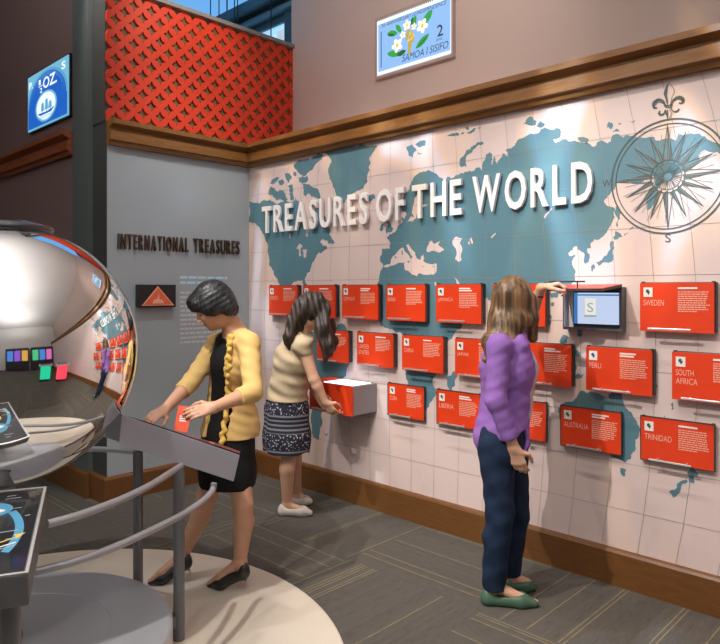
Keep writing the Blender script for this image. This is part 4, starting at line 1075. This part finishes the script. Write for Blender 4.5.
class Head:
    def __init__(s, c, f, roll=0.0, sc=0.95):
        s.c = Vector(c); s.f = unit(f); s.sc = sc
        r = s.f.cross(Vector((0, 0, 1))).normalized(); u = r.cross(s.f).normalized()
        s.r = r * math.cos(roll) + u * math.sin(roll); s.u = s.r.cross(s.f).normalized()
    def at(s, r, f, u): return s.c + (s.r * r + s.f * f + s.u * u) * s.sc
    def rad(s, *q): return [v * s.sc for v in q]
    def skin(s, S):
        ax = (s.r, s.f, s.u)
        S.ell(s.at(0, -0.004, 0.008), s.rad(.074, .094, .092), ax, .01)
        S.ell(s.at(0, .030, -.048), s.rad(.058, .062, .072), ax, .03)
        S.ell(s.at(0, .040, -.085), s.rad(.042, .045, .040), ax, .03)
        S.ell(s.at(0, .070, -.108), s.rad(.019, .018, .017), ax, .025)
        for q in (-1, 1):
            S.ell(s.at(q * .034, .062, -.045), s.rad(.024, .024, .022), ax, .025)
            S.ell(s.at(q * .033, .098, -.010), s.rad(.015, .013, .012), ax, .014, '-')
            S.ell(s.at(q * .032, .076, -.012), s.rad(.014, .0135, .0115), ax, .004)
            S.ell(s.at(q * .030, .082, .009), s.rad(.020, .011, .006), ax, .012)
            S.ell(s.at(q * .075, -.008, -.018), s.rad(.008, .019, .031), (s.r, s.f + s.r * q * -.5, s.u), .006)
            S.ell(s.at(q * .010, .103, -.046), s.rad(.009, .010, .008), ax, .006)
        S.cone(s.at(0, .088, -.004), s.at(0, .113, -.042), .0075 * s.sc, .0105 * s.sc, .012)
        S.ell(s.at(0, .092, -.072), s.rad(.021, .011, .006), ax, .005); S.ell(s.at(0, .089, -.081), s.rad(.018, .011, .007), ax, .005)
    def material(s, C, base):
        """0 skin, 1 lips, 2 brows and lashes"""
        q = C - np.array(s.c[:]); l = np.stack([q @ np.array(a[:]) for a in (s.r, s.f, s.u)], -1) / s.sc
        lip = ((l[:, 0] / .023) ** 2 + ((l[:, 1] - .095) / .016) ** 2 + ((l[:, 2] + .0765) / .0125) ** 2) < 1
        x = np.abs(l[:, 0])
        brow = (x > .012) & (x < .050) & (np.abs(l[:, 2] - .013 + (x - .03) ** 2 * 8) < .0042) & (l[:, 1] > .05)
        lash = (x > .017) & (x < .047) & (np.abs(l[:, 2] + .019 - (x - .032) ** 2 * 12) < .0030) & (l[:, 1] > .06)
        out = np.zeros(len(C), int); out[lip] = 1; out[brow | lash] = 2
        return out

def body_solid(J, hd, fem=1.0):
    """one continuous figure from the joints: torso, neck, head, tapering limbs, hands and feet"""
    S = Solid()
    S.loft([(J['hip'], .155, .108), (J['waist'], .112, .085), (J['chest'], .132, .098), (J['shoulder'], .13, .062)], J['lat'], J['fwd'], .03)
    S.cone(J['shoulder'], J['neck'], .055, .052, .03); S.cone(J['neck'], hd.at(0, -.022, -.055), .051, .050, .02)
    hd.skin(S)
    for q in 'LR':
        sh, el, wr = J['sh' + q], J['el' + q], J['wr' + q]
        S.cone(J['shoulder'] * .4 + sh * .6, sh, .05, .047, .03)
        S.cone(sh, el, .047, .036, .012); m = el.lerp(wr, .3)
        S.cone(el, m, .037, .037, .012); S.cone(m, wr, .037, .0245, .012)
        S.cone(wr, wr + unit(J['hd' + q][0]) * .012, .0235, .021, .012)
        hand(S, wr, *J['hd' + q][:3], **J['hd' + q][3])
        hp, kn, an = J['hip' + q], J['kn' + q], J['an' + q]
        S.cone(hp, kn, .082, .052, .02); c = kn.lerp(an, .30)
        bk = -Vector(J['fwd']) * .010
        S.cone(kn, c + bk, .050, .053, .015); S.cone(c + bk, an, .052, .033, .012)
        toe, heel = J['to' + q], J['he' + q]
        S.cone(an, heel.lerp(an, .25), .033, .028, .012)
        ball = heel.lerp(toe, .70); ball.z = min(ball.z, heel.z) if J.get('pump') else ball.z
        S.cone(an + Vector((0, 0, -.012)), ball + Vector((0, 0, .024)), .032, .021, .02)
        S.cone(ball + Vector((0, 0, .022)), toe + Vector((0, 0, .016)), .021, .012, .012)
    return S
M_skin = mat('skin', (0.60, 0.33, 0.21), 0.5, sss=0.15); M_skin2 = mat('skin_tan', (0.62, 0.36, 0.24), 0.5, sss=0.15)
M_lip = mat('lips', (0.50, 0.17, 0.14), 0.4); M_brow = mat('brow_dark', (0.03, 0.02, 0.018), 0.7)
UPV = Vector((0, 0, 1))
def dirv(r, f, z=0.0): return (RT * r + FW * f + UPV * z).normalized()

# ---- woman in the yellow cardigan, reading at the console
F1 = dirv(-.76, -.65); L1 = UPV.cross(F1)
J = dict(fwd=F1, lat=L1, hip=P(228, 438, 3.55), waist=P(231, 395, 3.54), chest=P(234, 361, 3.49), shoulder=P(236, 340, 3.46), neck=P(234, 329, 3.45),
  shL=P(249, 344, 3.35), elL=P(253, 392, 3.20), wrL=P(214, 407.5, 3.04), shR=P(217, 344, 3.60), elR=P(192, 381, 3.42), wrR=P(165, 409.5, 3.22),
  hipL=P(235, 440, 3.49), knL=P(243, 505, 3.44), anL=P(240, 561, 3.46), hipR=P(221, 440, 3.60), knR=P(206, 500, 3.56), anR=P(182, 555, 3.56))
J['heL'] = G(243.5, 571.5, .100); J['toL'] = G(209, 586.5, .012); J['heR'] = G(186, 562, .100); J['toR'] = G(150, 584, .012)
J['hdL'] = (P(187, 414, 2.98) - J['wrL'], dirv(-.25, .75, -.6), dirv(0, -.3, 1), dict(curl=(6, 16, 12), sc=.93, spread=.020))
J['hdR'] = (P(151, 417.8, 3.13) - J['wrR'], dirv(-.3, .2, -1), dirv(.4, -1, .0), dict(curl=(12, 22, 18), sc=.95))
hd1 = Head(P(212, 303.5, 3.39), dirv(-.80, -.26, -.56))
w1p = thing('person', 'woman in a yellow ruffled cardigan and black dress looking down at the sloping console', 'person', (J['hip'].x, J['hip'].y, 0.005))
body_solid(J, hd1).mesh('body', [M_skin, M_lip, M_brow], w1p, .0045, lambda C: hd1.material(C, 0))
TORSO1 = [(J['hip'] + Vector((0, 0, -.02)), .158, .112), (J['waist'], .118, .092), (J['chest'], .138, .106), (J['shoulder'] + Vector((0, 0, -.01)), .128, .066)]
M_blackd = mat('black_dress_cloth', (0.012, 0.012, 0.014), 0.8, spec=0.2)
S = Solid(); S.loft(TORSO1, L1, F1, .03, .002)
S.loft([(J['hip'] + Vector((0, 0, .02)), .168, .122), (P(227, 470, 3.54), .176, .140), (P(227, 505, 3.52), .168, .142)], L1, F1, .03)
S.cone(J['shR'].lerp(J['shoulder'], .4), J['shR'].lerp(J['shoulder'], .6), .055, .055, .03)
S.post = [clip_plane((0, 0, 0.515), (0, 0, -1)), folds(.0025, lambda x, y, z: np.sin(28 * x + 20 * y + 9 * z)), clip_plane(J['neck'] + F1 * .03 - UPV * .005, F1 * .45 + UPV)]
S.mesh('dress', M_blackd, w1p, .006)
M_yellow = mat('yellow_knit', (0.66, 0.45, 0.17), 0.85, spec=0.15, noise=.08, nscale=14, bump=.15, bscale=160)
S = Solid(); S.loft([(J['hip'] + Vector((0, 0, -.03)), .178, .130)] + TORSO1[1:], L1, F1, .03, .016)
S.ell(J['waist'].lerp(J['hip'], .75) - F1 * .055, (.15, .10, .16), (L1, F1, UPV), .04)
for q in 'LR':
    sh, el, wr = J['sh' + q], J['el' + q], J['wr' + q]; e2 = el.lerp(wr, .38)
    S.cone(J['shoulder'].lerp(sh, .5), sh, .056, .056, .03); S.cone(sh, el, .056, .047, .02); S.cone(el, e2, .047, .045, .015)
fc = np.array((J['chest'])[:]); f_, l_ = np.array(F1[:]), np.array(L1[:])
def open_front(p, D):
    q = p - fc; qf = q @ f_; ql = q @ l_; half = 0.080 + 0.02 * np.clip(q[..., 2] * 4, -1, 1)
    near_arm = np.zeros_like(D)
    return np.maximum(D, -np.maximum(np.maximum(-(qf - 0.035), ql - half), -(0.085 + ql)))
arm_keep = []
S.post = [open_front]
T1 = S
# sleeves are added after the front has been opened so that they stay whole
def with_sleeves(p, D):
    for q in 'LR':
        sh, el, wr = (np.array(J[n + q][:]) for n in ('sh', 'el', 'wr')); e2 = el + (wr - el) * .38
        for a, b, ra, rb in ((sh, el, .054, .046), (el, e2, .046, .044)):
            ba = b - a; t = np.clip(((p - a) @ ba) / (ba @ ba), 0, 1)
            D = np.minimum(D, np.linalg.norm(p - a - t[..., None] * ba, axis=-1) - (ra + (rb - ra) * t))
    return D
S.post += [with_sleeves, folds(.0022, lambda x, y, z: np.sin(75 * z + 40 * x) * np.sin(33 * y + 21 * x) + .6 * np.sin(125 * z - 50 * y + 30 * x)),
           clip_plane((0, 0, 0.775), (0, 0, -1)), clip_plane(J['neck'] + UPV * .012, UPV * .8 + F1 * .6)]
for q in 'LR':
    el, wr = J['el' + q], J['wr' + q]; dq = (wr - el).normalized(); e2 = np.array(el.lerp(wr, .40)[:]); dn = np.array(dq[:])
    S.post.append(lambda p, D, e2=e2, dn=dn: np.where(np.linalg.norm(p - e2, axis=-1) < .11, np.maximum(D, (p - e2) @ dn), D))
S.mesh('cardigan', M_yellow, w1p, .0055)
rf = Solid()                              # ruffle down the near front edge
edge = [J['neck'] + F1 * .052 + L1 * .072 - UPV * .030, J['chest'] + F1 * .084 + L1 * .104, J['waist'] + F1 * .070 + L1 * .104, J['hip'] + F1 * .096 + L1 * .120 + UPV * .005]
ep = smooth_path(edge, 14)
for i, q in enumerate(ep):
    s_ = math.sin(i * 1.75) * .010
    if i: rf.cone(prev, q + L1 * s_ + F1 * (.008 + .006 * math.cos(i * 2.3)), .0125, .0125, .006)
    prev = q + L1 * s_ + F1 * (.008 + .006 * math.cos(i * 2.3))
rf.mesh('ruffle', mat('yellow_ruffle', (0.72, 0.48, 0.12), .8, spec=.15), w1p, .005)
M_hair1 = strand_mat('hair_black', (0.004, 0.004, 0.005), (0.030, 0.030, 0.036), (90, 90, 22), .42, .5)
S = Solid(); ax = (hd1.r, hd1.f, hd1.u)
S.ell(hd1.at(0, -.012, .016), hd1.rad(.092, .114, .108), ax, .02); S.ell(hd1.at(0, -.070, -.050), hd1.rad(.074, .048, .075), ax, .03)
for q in (-1, 1): S.ell(hd1.at(q * .070, .012, -.004), hd1.rad(.024, .062, .052), ax, .02); S.ell(hd1.at(q * .066, -.050, -.055), hd1.rad(.026, .036, .055), ax, .02)
S.ell(hd1.at(.01, .080, .050), hd1.rad(.068, .036, .045), ax, .03)
S.ell(hd1.at(0, .100, -.075), hd1.rad(.074, .085, .086), ax, .012, '-')
S.post = [folds(.0012, lambda x, y, z: np.sin(150 * (x * hd1.f.x + y * hd1.f.y) + 210 * z) + .6 * np.sin(95 * (x * hd1.r.x + y * hd1.r.y) + 60 * z))]
S.mesh('hair', M_hair1, w1p, .0048)
M_pump = mat('black_leather', (0.012, 0.012, 0.013), .28, coat=.3)
def pump(J, q, heel_tip):
    S = Solid(); he, to = J['he' + q], J['to' + q]; b = he.lerp(to, .68); b.z = .030
    S.cone(he + Vector((0, 0, -.004)), he + Vector((0, 0, .016)), .031, .031, .018); S.cone(he + Vector((0, 0, -.008)), b, .027, .031, .02)
    S.cone(b, to + Vector((0, 0, .008)), .031, .013, .02); S.cone(he + Vector((0, 0, -.030)), Vector((heel_tip.x, heel_tip.y, .008)), .012, .0052, .014)
    op = he.lerp(to, .36); S.ell(op + Vector((0, 0, .060)), (.078, .022, .034), ((to - he).normalized(), UPV.cross(to - he), UPV), .012, '-')
    S.post = [clip_plane((0, 0, .0045), (0, 0, -1))]
    return S.mesh('shoe', M_pump, w1p, .0042)
pump(J, 'L', G(246, 581, .005)); pump(J, 'R', G(190, 571, .005))

# ---- woman in the purple cardigan lifting the flap
F3 = dirv(.95, .30); L3 = UPV.cross(F3)
J = dict(fwd=F3, lat=L3, hip=P(501, 440, 3.30), waist=P(505, 402, 3.30), chest=P(507, 368, 3.30), shoulder=P(507, 342, 3.30), neck=P(510, 330, 3.30),
  shL=P(516, 341, 3.43), elL=P(527, 326, 3.60), wrL=P(541, 288, 3.44), shR=P(499, 346, 3.16), elR=P(496, 400, 3.13), wrR=P(514, 448, 3.14),
  hipL=P(510, 445, 3.38), knL=P(516, 512, 3.40), anL=P(509, 574, 3.44), hipR=P(496, 446, 3.23), knR=P(500, 514, 3.23), anR=P(494, 583, 3.27))
J['heR'] = G(488, 598, .03); J['toR'] = G(536, 605, .012); J['heL'] = G(509, 585, .03); J['toL'] = G(534, 588, .012)
J['hdR'] = (dirv(.30, .0, -1), dirv(.5, 1, .1), dirv(1, .2, 0), dict(curl=(18, 25, 18), sc=1.0))
J['hdL'] = (dirv(.93, -.20, .22), dirv(.25, -.1, -1), dirv(.2, -1, -.2), dict(curl=(42, 58, 35), sc=1.12))
hd3 = Head(P(514, 298, 3.31), dirv(.70, .70, -.04))
w3 = thing('person', 'woman with long hair in a purple cardigan and jeans lifting the open flap', 'person', (J['hip'].x, J['hip'].y, 0.0))
body_solid(J, hd3).mesh('body', [M_skin2, M_lip, M_brow], w3, .0045, lambda C: hd3.material(C, 0))
M_jean = mat('dark_denim', (0.013, 0.026, 0.058), .85, spec=.2, noise=.35, nscale=26, bump=.2, bscale=220)
S = Solid(); S.loft([(J['hip'] + Vector((0, 0, .07)), .150, .110), (J['hip'] + Vector((0, 0, -.02)), .160, .114)], L3, F3, .03)
for q in 'LR':
    hp, kn, an = J['hip' + q], J['kn' + q], J['an' + q]
    cf = kn.lerp(an, .32) - F3 * .006; S.cone(hp, kn, .090, .067, .03); S.cone(kn, cf, .067, .066, .02); S.cone(cf, an + Vector((0, 0, -.01)), .066, .058, .02)
S.post = [folds(.004, lambda x, y, z: np.sin(48 * z + 30 * x) * np.sin(40 * y + 12 * z)), clip_plane((0, 0, .075), (0, 0, -1))]
S.mesh('jeans', M_jean, w3, .006)
M_purple = mat('purple_knit', (0.29, 0.145, 0.46), .85, spec=.15, noise=.10, nscale=12, bump=.15, bscale=160)
S = Solid(); T3 = [(J['hip'] + Vector((0, 0, .01)), .158, .112), (J['waist'], .120, .092), (J['chest'], .138, .108), (J['shoulder'] + Vector((0, 0, -.012)), .138, .072)]
S.loft(T3, L3, F3, .03, .016)
for q in 'LR':
    sh, el, wr = J['sh' + q], J['el' + q], J['wr' + q]; e2 = el.lerp(wr, .80 if q == 'R' else .25)
    S.cone(J['shoulder'].lerp(sh, .5), sh, .056, .056, .03); S.cone(sh, el, .058, .050, .02); S.cone(el, e2, .050, .041, .02)
c3 = np.array(J['chest'][:]); f3, l3 = np.array(F3[:]), np.array(L3[:])
S.post = [lambda p, D: np.maximum(D, -np.maximum(np.maximum(-((p - c3) @ f3 - .085), (p - c3) @ l3 - .10), -(.055 + (p - c3) @ l3))),
          folds(.0014, lambda x, y, z: np.sin(70 * z + 32 * x) * np.sin(36 * y - 18 * x) + .6 * np.sin(118 * z + 51 * y - 30 * x)),
          clip_plane(J['hip'] + Vector((0, 0, -.055)), -UPV + F3 * .12), clip_plane(J['neck'] + UPV * .004, UPV)]
el, wr = J['elR'], J['wrR']; e2 = np.array(el.lerp(wr, .80)[:]); dn = np.array((wr - el).normalized()[:])
S.post.append(lambda p, D: np.where(np.linalg.norm(p - e2, axis=-1) < .10, np.maximum(D, (p - e2) @ dn), D))
S.mesh('cardigan', M_purple, w3, .0055)
S = Solid(); S.loft([(J['waist'] + F3 * .022 + Vector((0, 0, -.06)), .112, .092), (J['waist'] + F3 * .022, .110, .092), (J['chest'] + F3 * .030, .118, .108), (J['shoulder'] + F3 * .02 + Vector((0, 0, -.02)), .105, .062)], L3, F3, .03, .010)
S.post = [clip_plane(J['neck'] + UPV * -.010, UPV + F3 * .3)]
S.mesh('blouse', mat('pale_blouse', (.52, .50, .56), .8, noise=.12, nscale=40), w3, .006)
M_hair3 = strand_mat('hair_light_brown', (0.050, 0.028, 0.013), (0.26, 0.145, 0.062), (55, 55, 2.2), .42)
S = Solid(); ax = (hd3.r, hd3.f, hd3.u)
S.ell(hd3.at(0, -.010, .014), hd3.rad(.094, .114, .106), ax, .02)
for q in (-1, 1): S.cone(hd3.at(q * .080, .025, .0), hd3.at(q * .088, .030, -.10), .030, .034, .02); S.cone(hd3.at(q * .088, .030, -.10), hd3.at(q * .092, .045, -.21), .034, .022, .02)
S.loft([(hd3.at(0, -.045, .0), .094, .075), (P(508, 322, 3.25), .100, .062), (P(499, 342, 3.21), .086, .050), (P(493, 360, 3.18), .060, .032)], dirv(1, -.25), dirv(.25, 1), .03, -.006)
S.ell(hd3.at(0, .115, -.075), hd3.rad(.060, .080, .095), ax, .012, '-')
S.post = [folds(.0014, lambda x, y, z: np.sin(230 * (x - y) + 12 * z) * .6 + np.sin(95 * (x - .6 * y) + 8 * z) * .7)]
S.mesh('hair', M_hair3, w3, .005)
M_green = mat('green_leather', (0.055, 0.12, 0.075), .5)
def flat_shoe(J, q, parent, m, name='shoe', z0=.0005):
    S = Solid(); he, to = J['he' + q], J['to' + q]; d = (to - he); d.z = 0; d.normalize(); h0 = Vector((he.x, he.y, .030)); t0 = Vector((to.x, to.y, .020))
    b = h0.lerp(t0, .68); b.z = .028
    S.cone(h0, h0 + Vector((0, 0, .022)), .034, .030, .02); S.cone(h0, b, .033, .040, .02); S.cone(b, t0 - d * .01, .040, .022, .02)
    S.ell(h0.lerp(t0, .40) + Vector((0, 0, .044)), (.085, .029, .030), (d, UPV.cross(d), UPV), .010, '-')
    S.post = [clip_plane((0, 0, z0), (0, 0, -1))]
    return S.mesh(name, m, parent, .0045)
flat_shoe(J, 'L', w3, M_green); flat_shoe(J, 'R', w3, M_green)

# ---- woman in the beige top bending over the drawer
F2 = dirv(.86, .50); L2 = UPV.cross(F2)
J = dict(fwd=F2, lat=L2, hip=P(287, 410, 4.62), waist=P(289, 386, 4.60), chest=P(294, 359, 4.57), shoulder=P(299, 340, 4.54), neck=P(304, 329, 4.52),
  shL=P(296, 341, 4.68), elL=P(306, 374, 4.72), wrL=P(318, 396, 4.66), shR=P(303, 346, 4.41), elR=P(314, 379, 4.40), wrR=P(325, 402, 4.42),
  hipL=P(290, 415, 4.70), knL=P(295, 449, 4.74), anL=P(297, 494, 4.82), hipR=P(286, 415, 4.55), knR=P(289, 454, 4.55), anR=P(287, 504, 4.57))
J['heR'] = G(283, 511, .03); J['toR'] = G(311, 514, .012); J['heL'] = G(292, 500.5, .03); J['toL'] = G(311, 502.5, .012)
J['hdR'] = (dirv(.55, .15, -.8), dirv(.4, .9, .2), dirv(1, 0, .2), dict(curl=(25, 40, 30), sc=1.0))
J['hdL'] = (dirv(.6, -.1, -.7), dirv(-.2, -1, .2), dirv(1, 0, .2), dict(curl=(25, 40, 30), sc=1.0))
hd2 = Head(P(314, 309, 4.49), dirv(.62, .52, -.58))
w2 = thing('person', 'woman in a beige top and patterned skirt bending over the pulled-out drawer', 'person', (J['hip'].x, J['hip'].y, 0.0))
body_solid(J, hd2).mesh('body', [M_skin2, M_lip, M_brow], w2, .005, lambda C: hd2.material(C, 0))
M_beige = mat('beige_knit', (0.44, 0.34, 0.22), .85, spec=.15, noise=.06, nscale=14, bump=.15, bscale=150)
S = Solid(); S.loft([(J['hip'] + Vector((0, 0, .03)), .172, .138), (J['waist'] + Vector((0, 0, .01)), .135, .108), (J['chest'], .146, .115), (J['shoulder'], .135, .075)], L2, F2, .03, .014)
for q in 'LR': S.cone(J['shoulder'].lerp(J['sh' + q], .5), J['sh' + q], .064, .060, .03); S.cone(J['sh' + q], J['sh' + q].lerp(J['el' + q], .16), .060, .053, .02)
S.post = [folds(.005, lambda x, y, z: np.sin(50 * z + 25 * x - 12 * y) * np.sin(18 * y + 9 * x) + .5 * np.sin(80 * z - 24 * y)), clip_plane((0, 0, J['hip'].z + .075), (0, 0, -1)), clip_plane(J['neck'] - UPV * .004, (J['neck'] - J['shoulder']))]
S.mesh('top', M_beige, w2, .006)
S = Solid(); S.loft([(J['waist'] + Vector((0, 0, .0)), .142, .112), (J['hip'], .176, .142), (P(287, 436, 4.62), .186, .155), (P(287, 462, 4.62), .190, .160)], L2, F2, .03)
S.post = [folds(.006, lambda x, y, z: np.sin(30 * x + 34 * y)), lambda p, D: np.maximum(D, (.435 + .010 * np.sin(34 * p[..., 0] + 26 * p[..., 1])) - p[..., 2])]
S.mesh('skirt', skirt_mat(), w2, .0065)
M_hair2 = strand_mat('hair_dark_brown', (0.012, 0.008, 0.006), (0.060, 0.034, 0.02), (50, 50, 6), .6)
S = Solid(); ax = (hd2.r, hd2.f, hd2.u)
S.ell(hd2.at(0, -.010, .014), hd2.rad(.096, .118, .110), ax, .02); S.ell(hd2.at(0, -.06, -.05), hd2.rad(.08, .06, .08), ax, .03)
S.chain([hd2.at(-.02, -.08, -.03), P(296, 322, 4.47), P(290, 336, 4.45), P(289, 349, 4.44)], [.070, .062, .045, .016], .03)
S.chain([hd2.at(.07, .03, .0), P(323, 328, 4.40), P(327, 345, 4.38), P(326, 361, 4.38)], [.055, .056, .048, .02], .03)
S.chain([hd2.at(-.07, .03, .0), P(328, 326, 4.55), P(331, 343, 4.54), P(330, 354, 4.54)], [.05, .05, .04, .02], .03)
S.ell(hd2.at(0, .125, -.070), hd2.rad(.052, .080, .090), ax, .012, '-')
S.post = [folds(.007, lambda x, y, z: np.sin(120 * (x - y) + 40 * z) * .6 + np.sin(60 * (x - .6 * y) - 30 * z) * .6)]
S.mesh('hair', M_hair2, w2, .0055)
M_wshoe = mat('white_leather', (0.62, 0.56, 0.50), .5)
flat_shoe(J, 'L', w2, M_wshoe); flat_shoe(J, 'R', w2, M_wshoe)

# ------------------------------------------------------------------ light
def spot(name, loc, target, power, size, blend=0.6, color=(1, 1, 1), radius=0.05):
    l = bpy.data.lights.new(name, 'SPOT'); l.energy = power; l.spot_size = R(size); l.spot_blend = blend; l.color = color; l.shadow_soft_size = radius
    o = bpy.data.objects.new(name, l); COL.objects.link(o); o.location = loc
    d = Vector(target) - Vector(loc); o.rotation_euler = d.to_track_quat('-Z', 'Y').to_euler()
    return o
def area(name, loc, target, power, sx, sy, color=(1, 1, 1)):
    l = bpy.data.lights.new(name, 'AREA'); l.shape = 'RECTANGLE'; l.size = sx; l.size_y = sy; l.energy = power; l.color = color
    o = bpy.data.objects.new(name, l); COL.objects.link(o); o.location = loc
    d = Vector(target) - Vector(loc); o.rotation_euler = d.to_track_quat('-Z', 'Y').to_euler()
    return o
WARM = (1.0, 0.90, 0.83)
for k, yy in enumerate((4.2, 3.3, 2.4, 1.5, 0.6, -0.3)):
    spot('wall_washer', (1.75, yy + 0.5, 4.5), (MAPX, yy, 1.35), 84 if yy < 2 else 112, 58, 0.8, WARM, 0.03)
spot('lattice_spot', (2.6, 3.3, 4.65), (2.85, BACKY, 3.45), 115, 46, 0.9, (1, 0.88, 0.74))
spot('grey_wall_spot', (2.5, 3.1, 4.6), (2.85, BACKY, 1.9), 150, 44, 1.0, (0.95, 0.97, 1.0))
spot('upper_wall_spot', (2.2, 2.2, 3.9), (UPX, 2.9, 3.5), 55, 90, 1.0, (1, 0.84, 0.76))
spot('profile_spot', (-0.3, 2.3, 4.4), (3.1, 1.55, 0.9), 520, 44, 0.5, (1, 0.93, 0.86), 0.03)
spot('globe_spot', (-0.4, 1.7, 4.6), (1.7, 2.9, 0.3), 420, 44, 0.4, (1, 0.95, 0.88), 0.035)
spot('globe_top_spot', (0.75, 3.25, 4.6), (CX + 0.1, CY - 0.1, 0.2), 150, 32, 0.5, (0.93, 0.96, 1.0), 0.03)
spot('floor_spot', (1.0, 0.9, 4.6), (2.5, 2.2, 0.2), 60, 60, 0.8, WARM, 0.05)
for x_, y_ in ((-3.5, 3.5), (-3.5, -1.5), (0.2, 0.6), (0.2, -2.5), (0.2, 3.2)):
    area('ceiling_fill', (x_, y_, 3.3), (x_, y_, 4.8), 60, 2.2, 2.2, (1, 0.97, 0.95))  # unseen fill lamps, added to brighten the ceiling that the globe mirrors
def gobo(name, loc, target, power, size, scale, seed, color):
    o = spot(name, loc, target, power, size, 0.7, color, 0.01); l = o.data; l.use_nodes = True; nt = l.node_tree
    em = nt.nodes['Emission']; tc = nt.nodes.new('ShaderNodeTexCoord'); mp = nt.nodes.new('ShaderNodeMapping')
    mp.inputs['Scale'].default_value = scale; mp.inputs['Location'].default_value = (seed, seed * .7, 0); mp.inputs['Rotation'].default_value = (0, 0, 0.35)
    n = nt.nodes.new('ShaderNodeTexNoise'); n.inputs['Scale'].default_value = 1; n.inputs['Detail'].default_value = 1; n.inputs['Distortion'].default_value = 0.5
    rp = nt.nodes.new('ShaderNodeValToRGB'); e = rp.color_ramp.elements
    e[0].position = 0.50; e[0].color = (0, 0, 0, 1); e[1].position = 0.74; e[1].color = (1, 1, 1, 1)
    m = rp.color_ramp.elements.new(0.60); m.color = (0.30, 0.19, 0.06, 1); m2 = rp.color_ramp.elements.new(0.66); m2.color = (0.42, 0.55, 0.72, 1)
    nt.links.new(tc.outputs['Normal'], mp.inputs['Vector']); nt.links.new(mp.outputs['Vector'], n.inputs['Vector'])
    nt.links.new(n.outputs['Fac'], rp.inputs[0]); nt.links.new(rp.outputs[0], em.inputs['Color'])
    return o
gobo('pattern_projector', (0.6, 1.6, 4.5), (MAPX, 1.7, 1.7), 800, 52, (9, 4, 4), 3.1, (1, 1, 1))
gobo('pattern_projector', (0.9, 3.6, 4.5), (MAPX, 3.6, 1.8), 600, 46, (9, 4, 4), 7.7, (1, 1, 1))
w = bpy.data.worlds.new('World'); SC.world = w; w.use_nodes = True
bg = w.node_tree.nodes['Background']; bg.inputs[0].default_value = (0.13, 0.36, 0.72, 1); bg.inputs[1].default_value = 1.25

# ------------------------------------------------------------------ camera
cam = bpy.data.cameras.new('camera'); co = bpy.data.objects.new('camera', cam); COL.objects.link(co)
co.location = (0, 0, EYE); co.rotation_euler = (R(90), 0, math.atan2(FW.y, FW.x) - R(90))
cam.sensor_width = 36; cam.lens = FOC / 720 * 36; cam.shift_y = -32 / 720; cam.clip_start = 0.05
SC.camera = co
SC.view_settings.view_transform = 'Standard'; SC.view_settings.look = 'None'; SC.view_settings.exposure = 0.0; SC.view_settings.gamma = 1.0
SC.view_settings.use_curve_mapping = False
SC.cycles.use_denoising = True
SC.cycles.max_bounces = 8
